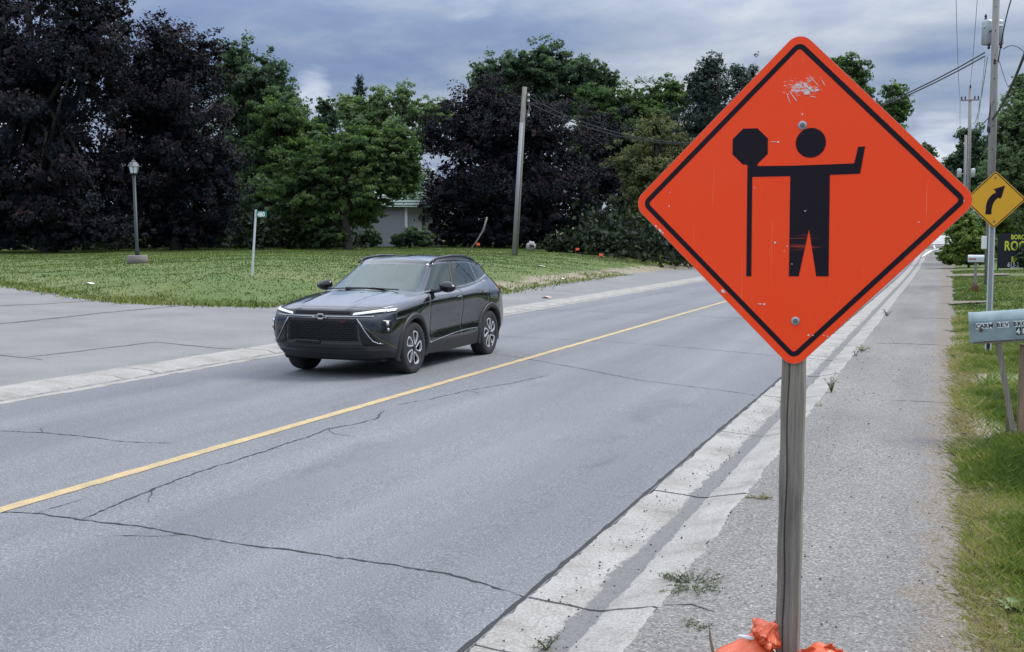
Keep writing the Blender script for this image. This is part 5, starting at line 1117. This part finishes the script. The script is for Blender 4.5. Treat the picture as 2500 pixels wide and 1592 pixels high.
shape2d('backing_plate', [diamond(yh, .045)], M['sign_alu'], yp, 0.003, 0)
shape2d('yellow_face', [diamond(yh-.002, .044)], M['sign_yellow'], yp, 0.001, 0, (0, 0, .0025))
shape2d('black_border', [diamond(yh-.018, .034), diamond(yh-.036, .024)], M['sign_black'], yp, 0.0008, 0, (0, 0, .0038))
# arrow traced in metres from its centre
arr = [(-.118, -.225), (-.030, -.225), (-.030, -.150), (-.020, -.085), (.000, -.035), (.030, .005), (.060, .030), (.085, .010), (.108, .045), (.150, .215), (-.020, .160), (.005, .145), (.022, .112), (-.025, .085), (-.065, .040), (-.095, -.015), (-.112, -.080)]
shape2d('arrow', [[(x-.01, z) for x, z in arr]], M['sign_black'], yp, 0.0008, 0, (0, 0, .0038))
for bz in (.335, -.335): MB().lathe([(.017, .003), (.015, .008), (0, .009)], 12, 'z', (0, bz, 0)).build('bolt_head', M['bolt'], yp)

# ================================================================== MAILBOXES
def mailbox_body(L, w, h, n=14):
    """arched tunnel lying along x"""
    V = []; F = []; prof = [(-w/2, 0), (-w/2, h-w/2)]+[(-w/2*math.cos(math.pi*i/n), h-w/2+w/2*math.sin(math.pi*i/n)) for i in range(1, n)]+[(w/2, h-w/2), (w/2, 0)]
    for x in (0, L):
        V += [(x, y, z) for y, z in prof]
    K = len(prof); F = [(j, (j+1) % K, K+(j+1) % K, K+j) for j in range(K)]; F += [tuple(range(K))[::-1], tuple(K+j for j in range(K))]
    mb = MB(); mb.add(V, F); return mb
def mbmat():
    m = Mt('mailbox_galvanised', (0.28, 0.33, 0.34), 0.42, 0.35); n = m.noise(m.coord('Object'), 5, 5, 0.65); n2 = m.noise(m.coord('Object', (1, 1, 1)), 28, 4, 0.7)
    c = m.ramp(n, [(0.3, (0.15, 0.20, 0.215)), (0.65, (0.27, 0.335, 0.35))]); c = m.mix(m.ramp(n2, [(0.68, (0, 0, 0)), (0.76, (0.8, 0.8, 0.8))]), c, (0.12, 0.08, 0.05)); m.base(c); return m.m
M['mailbox'] = mbmat()
mp_ = at(2372, 833, 10.35); MBX = empty('mailbox', (mp_.x, mp_.y, mp_.z-0.95)); MBX.location.z = zg(mp_.x+.4, mp_.y)-0.02; hz_ = mp_.z-MBX.location.z
tag(MBX, 'battered grey arched mailbox number 483 at the right edge, on a leaning plank', 'mailbox')
tilt = R(-5.5)
bx = mailbox_body(.62, .20, .265).build('box', M['mailbox'], MBX, False, (0, 0, hz_), (0, tilt, 0)); 
mb = MB(); K_ = 14
prof = [(-.103, -.004), (-.103, .165)]+[(-.103*math.cos(math.pi*i/K_), .165+.103*math.sin(math.pi*i/K_)) for i in range(1, K_)]+[(.103, .165), (.103, -.004)]
mb.add([(x, y, z) for x in (-.012, .022) for y, z in prof], [(j, (j+1) % len(prof), len(prof)+(j+1) % len(prof), len(prof)+j) for j in range(len(prof))]+[tuple(range(len(prof)))[::-1]])
mb.build('door', M['mailbox'], bx)
MB().box((.31, 0, -.012), (.60, .17, .022)).build('support_board', M['wood'], bx)
M['letter_black'] = Mt('black_letter', (0.015, 0.015, 0.016), 0.6).m; M['letter_white'] = Mt('white_letter_sticker', (0.62, 0.64, 0.63), 0.6).m
def stick(txt, x0_, z0_, size, stp, white_on_black=False):
    for i, ch in enumerate(txt):
        if ch == ' ': continue
        bxs = MB().box((x0_+i*stp+size*.33, -.1012, z0_+size*.36), (stp*.86, .0008, size*1.05)); bo = bxs.build('letter_sticker', M['letter_white'] if not white_on_black else M['letter_black'], bx)
        text('letter', ch, size, M['letter_black'] if not white_on_black else M['letter_white'], bx, (x0_+i*stp+size*.02, -.1018, z0_), (R(90), 0, 0), size*.04, .0006, .9)
stick('CARM BEV BROWN', .045, .122, .052, .0345)
stick('483', .375, .050, .066, .0500, True)
MB().lathe([(0, 0), (.016, 0), (.018, .006)], 10, 'y', (.085, -.108, .105)).build('rust_spot', Mt('rust', (0.09, 0.05, 0.035), 0.9).m, bx)
rv = Vector((.26, 0, hz_-.03))
def plank(name, a, b, w, t, mat, par):
    a, b = Vector(a), Vector(b); d = b-a; q = d.to_track_quat('Z', 'Y').to_matrix(); return MB().box((a+b)/2, (w, t, d.length), q).build(name, mat, par, False, None, None, .004)
plank('leaning_plank', (.395, -.02, -.05), (.225, -.02, hz_+.0), .122, .045, M['wood'], MBX)
MB().box((.47, .06, hz_/2-.05), (.12, .12, hz_+.06)).build('post', M['wood_new'], MBX, False, None, None, .006)
MB().box((.335, .10, .17), (.03, .02, .42)).build('stake', M['wood_new'], MBX)
p2_ = hit(2380, 714); MB2 = empty('mailbox', (p2_.x, p2_.y, p2_.z)); tag(MB2, 'smaller grey mailbox with red flag on a pale post beside the far path', 'mailbox')
d2 = 1.25
b2 = mailbox_body(.52, .20, .235).build('box', M['galv_light'], MB2, False, (-.25, 0, 1.02))
mb = MB(); mb.add([(x, y, z) for x in (.51, .545) for y, z in prof], [(j, (j+1) % len(prof), len(prof)+(j+1) % len(prof), len(prof)+j) for j in range(len(prof))]); mb.build('door', M['dark_metal'], b2)
MB().box((.14, -.107, .10), (.22, .006, .035)).build('flag', Mt('red_flag', (0.35, 0.02, 0.03), 0.6).m, b2)
MB().box((0, 0, .50), (.09, .09, 1.06)).build('post', M['pole_wood'], MB2)
MB().lathe([(.12, -.05), (.13, .10), (.12, .22), (.075, .30), (.0, .31)], 8, 'z').build('rusty_base', Mt('rusty_iron', (0.12, 0.055, 0.035), 0.85).m, MB2)

# ================================================================== ROOFING BOARD
bp_ = at(2437, 655, 61.0); BD = empty('advertising_board', (bp_.x, bp_.y, bp_.z)); tag(BD, 'black roofing advertisement board with yellow letters on the right edge', 'sign board')
BD.rotation_euler = (0, 0, R(3)); BH = 1.88; M['board_black'] = Mt('board_dark_blue', (0.010, 0.012, 0.024), 0.4).m; M['board_yellow'] = Mt('board_yellow_letters', (0.62, 0.66, 0.05), 0.6).m
MB().box((1.22, 0, BH/2), (2.44, .05, BH)).build('board', M['board_black'], BD)
for x in (-.03, 2.47): MB().box((x, .02, BH/2-.3), (.06, .06, BH+.35)).build('post', M['dark_metal'], BD)
tr = (R(90), 0, 0)
text('lettering', 'BORCH', .34, M['board_yellow'], BD, (.58, -.035, 1.57), tr, .010, .01, .74)
text('lettering', 'ROOFING', .70, M['board_yellow'], BD, (.26, -.035, .98), tr, .018, .01, .68, space=1.08)
text('lettering', 'AND', .36, M['board_yellow'], BD, (1.05, -.035, .68), tr, .012, .01, .74)
text('lettering', 'EXT', .36, M['board_yellow'], BD, (.63, -.035, .38), tr, .012, .01, .82)
text('lettering', '613-5', .34, Mt('board_white_letters', (0.6, 0.62, 0.64), 0.6).m, BD, (.45, -.035, .09), tr, .010, .01, .74)
MB().box((1.1, -.03, .03), (1.0, .02, .05)).build('white_strip', M['white'], BD)

# ================================================================== UTILITY POLES AND WIRES
def wire(mb, a, b, sag, r, n=24):
    a, b = Vector(a), Vector(b); mb.tube([a.lerp(b, i/n)-Vector((0, 0, sag*4*(i/n)*(1-i/n))) for i in range(n+1)], r, 5)
def uv(x, y, d): return at(x, y, d)
# near big pole on the right
b0 = at(2413, 703, 43.5); UP1 = empty('utility_pole', (b0.x, b0.y, zg(b0.x, b0.y))); tag(UP1, 'thick grey wooden utility pole on the right carrying two transformers', 'utility pole')
H1 = 12.6; tp = at(2430, 0, 43.5); lx = (tp.x-b0.x)/(tp.z-UP1.location.z)
MB().tube([(0, 0, -.3), (lx*6, 0, 6), (lx*H1, 0, H1)], [.160, .142, .118], 14).build('pole', M['pole_wood'], UP1, True)
def L1(x, y, dy=0.0): q = at(x, y, 43.5+dy); return (q.x-b0.x, q.y-b0.y, q.z-UP1.location.z)
for xx, dy_ in ((2411, .05), (2436, .3)):
    c = L1(xx, 80, dy_); tk = MB().lathe([(0, .50), (.10, .50), (.20, .44), (.215, .40), (.215, -.42), (.19, -.46), (0, -.46)], 18, 'z', c).build('transformer', M['galv'], UP1, True)
    cc_ = Vector(c)+Vector((0, 0, .50)); MB().lathe([(.05, 0), (.035, .07), (.05, .12), (.03, .2)], 8, 'z', cc_+Vector((-.08, 0, 0))).build('bushing', M['dark_metal'], tk)
    MB().tube([c, (lx*9.6, 0, c[2])], .03, 6).build('bracket', M['dark_metal'], tk)
mb = MB(); mb.tube([L1(2400, 66, -.1), L1(2448, 63, -.1)], .045, 6); mb.build('transformer_bracket', M['galv_light'], UP1)
ca = MB(); ca.box((lx*11.0+.55, -.14, 11.02), (1.5, .09, .11)); ca.build('crossarm', M['pole_wood'], UP1)
for ix in (1.15,): MB().lathe([(.03, 0), (.055, .05), (.035, .1), (.055, .15), (.02, .26)], 8, 'z', (lx*11+ix, -.14, 10.75)).build('insulator', M['dark_metal'], UP1)
for z_, x_o in ((8.95, -.22), (8.95, .2), (8.35, .0), (3.95, -.18), (5.8, -.15)): MB().lathe([(.03, 0), (.06, .05), (.04, .1), (.06, .15), (.03, .24)], 8, 'z', (lx*z_+x_o, -.1, z_)).build('insulator', M['dark_metal'], UP1)
MB().box((lx*1-.2, -.12, 1.62), (.20, .06, .50)).build('meter_box', M['white'], UP1, False, (0, 0, .0), None, .02)
for z_ in np.linspace(2.5, 11.4, 11): MB().lathe([(.022, 0), (.018, -.02), (0, -.022)], 6, 'y', (lx*z_, -.146, z_)).build('pole_bolt', M['dark_metal'], UP1)
# second and third poles on the right
P2d = 76.0
def pole(name, label, bx_, by_, tx_, ty_, d, r0, r1, mat='pole_wood', zbase=None):
    t = at(tx_, ty_, d); b = at(bx_, by_, d); b.z = zg(b.x, b.y) if zbase is None else zbase
    T = empty(name, b); tag(T, label, 'utility pole'); MB().tube([(0, 0, -.4), (t.x-b.x, t.y-b.y, t.z-b.z)], [r0, r1], 12).build('pole', M[mat], T, True); return T, b, t
UP2, b2_, t2_ = pole('utility_pole', 'thinner grey utility pole with short crossarm, middle one of the right row', 2362, 640, 2369, 212, P2d, .150, .105)
c2 = at(2368, 245, P2d); MB().box((c2.x-b2_.x, c2.y-b2_.y-.12, c2.z-b2_.z), (1.15, .08, .09)).build('crossarm', M['pole_wood'], UP2)
for dx_ in (-.52, .52, -.3, .3, 0): MB().lathe([(.03, 0), (.06, .05), (.04, .1), (.06, .15), (.02, .24)], 6, 'z', (c2.x-b2_.x+dx_, c2.y-b2_.y-.12, c2.z-b2_.z+(.04 if dx_ else .8))).build('insulator', M['dark_metal'], UP2)
UP3, b3_, t3_ = pole('utility_pole', 'farthest utility pole of the right row, mostly hidden, with a pair of pale transformers', 2352, 600, 2358, 330, 104, .155, .11)
for xx in (2342, 2375):
    c = at(xx, 422, 104); MB().lathe([(0, .42), (.18, .36), (.2, .32), (.2, -.36), (0, -.4)], 12, 'z', (c.x-b3_.x, c.y-b3_.y, c.z-b3_.z)).build('transformer', M['galv_light'], UP3, True)
c = at(2358, 424, 104); MB().box((c.x-b3_.x, c.y-b3_.y, c.z-b3_.z), (1.1, .12, .1)).build('transformer_bracket', M['galv'], UP3)
# leaning pole on the left lawn with its pale cable guard
lb = hit(1256, 624); ldep = float(np.dot(np.array(lb)-np.array([0, 0, EYE]), FWD)); lt = at(1281, 213, ldep)
UP4 = empty('utility_pole', lb); tag(UP4, 'leaning grey utility pole standing on the lawn in front of the purple maple', 'utility pole')
v_ = lt-lb; MB().tube([(0, 0, -.3), v_*.5, v_], [ldep/FP*7.5, ldep/FP*7.0, ldep/FP*5.6], 14).build('pole', M['pole_brown'], UP4, True)
g0 = at(1254, 622, ldep-.22)-lb; g1 = at(1273, 300, ldep-.22)-lb
MB().tube([g0, g1], ldep/FP*4.4, 10).build('cable_guard', Mt('dull_guard_metal', (0.24, 0.25, 0.27), 0.7).m, UP4, True)
mb = MB()
for yy in (236, 250, 285): q = at(1290, yy, ldep)-lb; mb.lathe([(.05, 0), (.08, .06), (.05, .12), (.07, .2)], 8, 'z', q)
mb.build('insulator', M['galv'], UP4)
mb = MB(); mb.tube([at(1290, 240, ldep)-lb, at(1292, 262, ldep)-lb, at(1287, 285, ldep)-lb, at(1274, 292, ldep)-lb, at(1272, 304, ldep)-lb], .022, 6); mb.tube([at(1290, 252, ldep)-lb, at(1296, 268, ldep)-lb, at(1284, 280, ldep)-lb], .022, 6); mb.build('cable_loop', M['wire_grey'], UP4)
W_lab = [('pair of service wires sagging from the leaning left pole to the big right pole', [(at(1288, 235, ldep), at(2405, 128, 43.4), 2.9, .026), (at(1288, 249, ldep), at(2405, 137, 43.6), 2.75, .026)], 'wire'),
         ('thick black cable rising from the big pole to the right frame edge', [(at(2422, 292, 43.3), at(2512, 105, 30), .25, .042)], 'wire'),
         ('twisted dark drop wire hanging in front of the big pole', [(at(2476, -20, 36), at(2437, 150, 42.8), -.35, .022), (at(2437, 150, 42.8), at(2410, 320, 43), -.2, .022)], 'wire'),
         ('thin line running down from the big pole to the second pole', [(at(2411, 140, 43.5), at(2373, 300, P2d), .9, .014), (at(2405, 140, 43.5), at(2382, 325, P2d+5), .6, .010)], 'wire_grey'),
         ('left thin overhead line above the second pole', [(at(2333, -60, 44), at(2344, 243, P2d), .7, .012), (at(2344, 243, P2d), at(2345, 335, 104), .8, .012)], 'wire_grey'),
         ('right thin overhead line meeting the tip of the second pole', [(at(2390, -60, 44), at(2369, 205, P2d), .5, .012), (at(2392, 243, P2d), at(2372, 350, 104), .8, .012)], 'wire_grey'),
         ('short curved wire leaving the big pole to the right', [(at(2450, 120, 43.2), at(2510, 140, 40), -.25, .016), (at(2440, 150, 43.2), at(2462, 215, 50), .05, .012), (at(2432, 289, 43.5), at(2505, 297, 52), .2, .010)], 'wire'),
         ('grey wire following the big pole down to the second pole', [(at(2418, 300, 43.3), at(2400, 370, P2d), .3, .022), (at(2413, 288, 43.3), at(2402, 300, 43.3), .0, .02)], 'wire')]
for lab, segs, mm in W_lab:
    mb = MB()
    for a, b, sg, r in segs: wire(mb, a, b, sg, r)
    o = mb.build('overhead_wire', M[mm], None); tag(o, lab, 'wire')

# ================================================================== LAMP POST, NUMBER SIGN, STAKES, STUMP
lp = hit(336, 643); ld = float(np.dot(np.array(lp)-np.array([0, 0, EYE]), FWD)); k_ = ld/FP
LPO = empty('lamp_post', lp); tag(LPO, 'black lamp post with glass lantern in a round concrete planter on the lawn', 'lamp post')
tpv = at(327, 425, ld)-lp; hL = tpv.z
MB().lathe([(24*k_, -.1), (24.5*k_, 19*k_), (22*k_, 20*k_), (21*k_, 16*k_), (0, 16*k_)], 28, 'z').build('concrete_base', Mt('planter_concrete', (0.17, 0.15, 0.14), 0.9).m, LPO, True)
MB().tube([(0, 0, 10*k_), (tpv.x*.03, 0, 30*k_), tpv*.2, tpv], [6*k_, 5*k_, 4.2*k_, 3.6*k_], 14).build('column', Mt('dark_green_column', (0.012, 0.022, 0.024), 0.5).m, LPO, True)
lc = tpv+Vector((0, 0, 0)); M['lamp_glass'] = Mt('lantern_glass', (0.55, 0.62, 0.66), 0.25).m
MB().lathe([(4*k_, -4*k_), (6*k_, 0), (9*k_, 2*k_)], 6, 'z', lc).build('lantern_seat', M['dark_metal'], LPO)
lg = MB().lathe([(8.6*k_, 2*k_), (12.5*k_, 19*k_)], 6, 'z', lc).build('lantern_glass', M['lamp_glass'], LPO)
mb = MB()
for i in range(6):
    a = 2*math.pi*i/6; mb.tube([lc+Vector((math.cos(a)*8.8*k_, math.sin(a)*8.8*k_, 2*k_)), lc+Vector((math.cos(a)*12.7*k_, math.sin(a)*12.7*k_, 19*k_))], .8*k_, 5)
mb.build('lantern_frame', M['dark_metal'], LPO)
MB().lathe([(15.5*k_, 18.5*k_), (14.5*k_, 20*k_), (9*k_, 28*k_), (6*k_, 29*k_), (5.5*k_, 32*k_), (1.5*k_, 34*k_), (1.2*k_, 37*k_), (0, 38*k_)], 6, 'z', lc).build('lantern_cap', Mt('lantern_cap_metal', (0.10, 0.10, 0.12), 0.5, .4).m, LPO)
sp_b = hit(614, 674); sd_ = float(np.dot(np.array(sp_b)-np.array([0, 0, EYE]), FWD)); ks = sd_/FP; st = at(625, 512, sd_)-sp_b
NS = empty('house_number_sign', sp_b); tag(NS, 'small green house number sign 480 on a thin leaning post on the lawn', 'house number sign')
MB().tube([(0, 0, -.2), st], [.034, .032], 8).build('post', M['galv_light'], NS)
nb = empty('number_plate', st+Vector((.03, -.02, -.13)), (R(90), 0, YAW*.6)); nb.parent = NS
MB().box((.5*26*ks, 0, 0), (26*ks, 15.5*ks, .012)).build('plate', Mt('plate_green', (0.012, 0.16, 0.09), 0.45).m, nb, False, None, None, .004)
text('lettering', '480', 15.5*ks, M['white'], nb, (2.2*ks, -5.6*ks, .009), (0, 0, 0), .008, .003, .82)
q0 = hit(1145, 614); q0d = float(np.dot(np.array(q0)-np.array([0, 0, EYE]), FWD)); q1 = at(1189, 530, q0d)
o = MB().tube([q0-q0, (at(1163, 590, q0d)-q0), (at(1180, 562, q0d)-q0), q1-q0], [.03, .045, .055, .05], 8); S_ = o.build('leaning_stake', M['pole_brown'], None, True, q0); tag(S_, 'bent grey stick leaning out of the lawn left of the utility pole', 'stake')
q0 = hit(836, 604); S_ = MB().tube([(0, 0, -.1), (-.04, 0, .5)], .05, 6).build('marker_stake', M['white'], None, False, q0); tag(S_, 'short white marker stake at the lawn crest above the car', 'stake')
q0 = hit(1296, 612); bm = bmesh.new(); bmesh.ops.create_icosphere(bm, subdivisions=3, radius=1)
for v in bm.verts: v.co = Vector((v.co.x*.30, v.co.y*.25, max(0, .24+v.co.z*.32)*1.0))*(1+.25*mnoise.noise(v.co*2))
me = bpy.data.meshes.new('boulder'); bm.to_mesh(me); bm.free(); S_ = link('boulder', me, Mt('pale_stone', (0.33, 0.31, 0.31), .9).m, None, True, q0); tag(S_, 'pale boulder in the shade just right of the leaning utility pole', 'boulder')

# ================================================================== HOUSE BEHIND THE TREES
hb = at(960, 600, 75); hb.z = zg(hb.x, hb.y); kh = 75/FP; HO = empty('house', hb, (0, 0, YAW+R(8))); tag(HO, 'white house with pale ribbed roof half hidden behind the green tree', 'house')
def sid(name, c_): 
    m = Mt(name, c_, .7); sp2 = m.node('ShaderNodeSeparateXYZ'); m.t.links.new(m.coord('Object'), sp2.inputs[0]); return m.m
M['siding'] = sid('white_siding', (.82, .83, .84)); M['grey_siding'] = sid('grey_siding', (.30, .30, .33)); M['roof_metal'] = Mt('pale_green_roof', (.42, .50, .44), .5).m  # white siding brightened to carry sunlight that does not reach it
wz = 100*kh
for nm, x0_, x1_, y0_, mt in (('wall', -130*kh, 32*kh, 0, 'grey_siding'), ('wall', 32*kh, 120*kh, .8, 'siding')):
    mb = MB()
    for i in range(16):
        z = i*wz/16; mb.box(((x0_+x1_)/2, y0_+3-.0, z+wz/32), (x1_-x0_, 6+.03*(i % 2), wz/16-.015))
    mb.box(((x0_+x1_)/2, y0_+3, wz/2), (x1_-x0_-.05, 5.9, wz)); mb.build('wall', M[mt], HO)
mb = MB(); rz_ = wz; nco = 14
mb.add([(-140*kh, -.6, rz_-.1), (130*kh, -.6, rz_-.1), (110*kh, 3.2, rz_+2.7), (-120*kh, 3.2, rz_+2.7), (-140*kh, 7, rz_-.1), (130*kh, 7, rz_-.1)], [(0, 1, 2, 3), (3, 2, 5, 4), (1, 5, 2), (0, 3, 4), (0, 4, 5, 1)]); rf = mb.build('roof', M['roof_metal'], HO)
for i in range(nco):
    t = (i+.5)/nco; MB().box((-.1, -.6+3.8*t-.02, rz_-.1+2.8*t+.03), ((250-40*t)*kh, .16, .05)).build('roof_course', M['roof_metal'], rf)
for x, w in ((76*kh, 10*kh), (102*kh, 9*kh)):
    wd = MB().box((x, .76, wz*.55), (w, .06, wz*.42)).build('window', M['white'], HO); MB().box((x, .72, wz*.55), (w*.8, .03, wz*.36)).build('pane', Mt('dark_pane', (.02, .025, .03), .1).m, wd)
MB().box((28*kh+.1, -.05, wz/2), (.18, .12, wz)).build('corner_trim', M['white'], HO)
MB().box((18*kh, 2, rz_+3.2), (1.6, .9, 3.0)).build('dormer', M['siding'], HO)
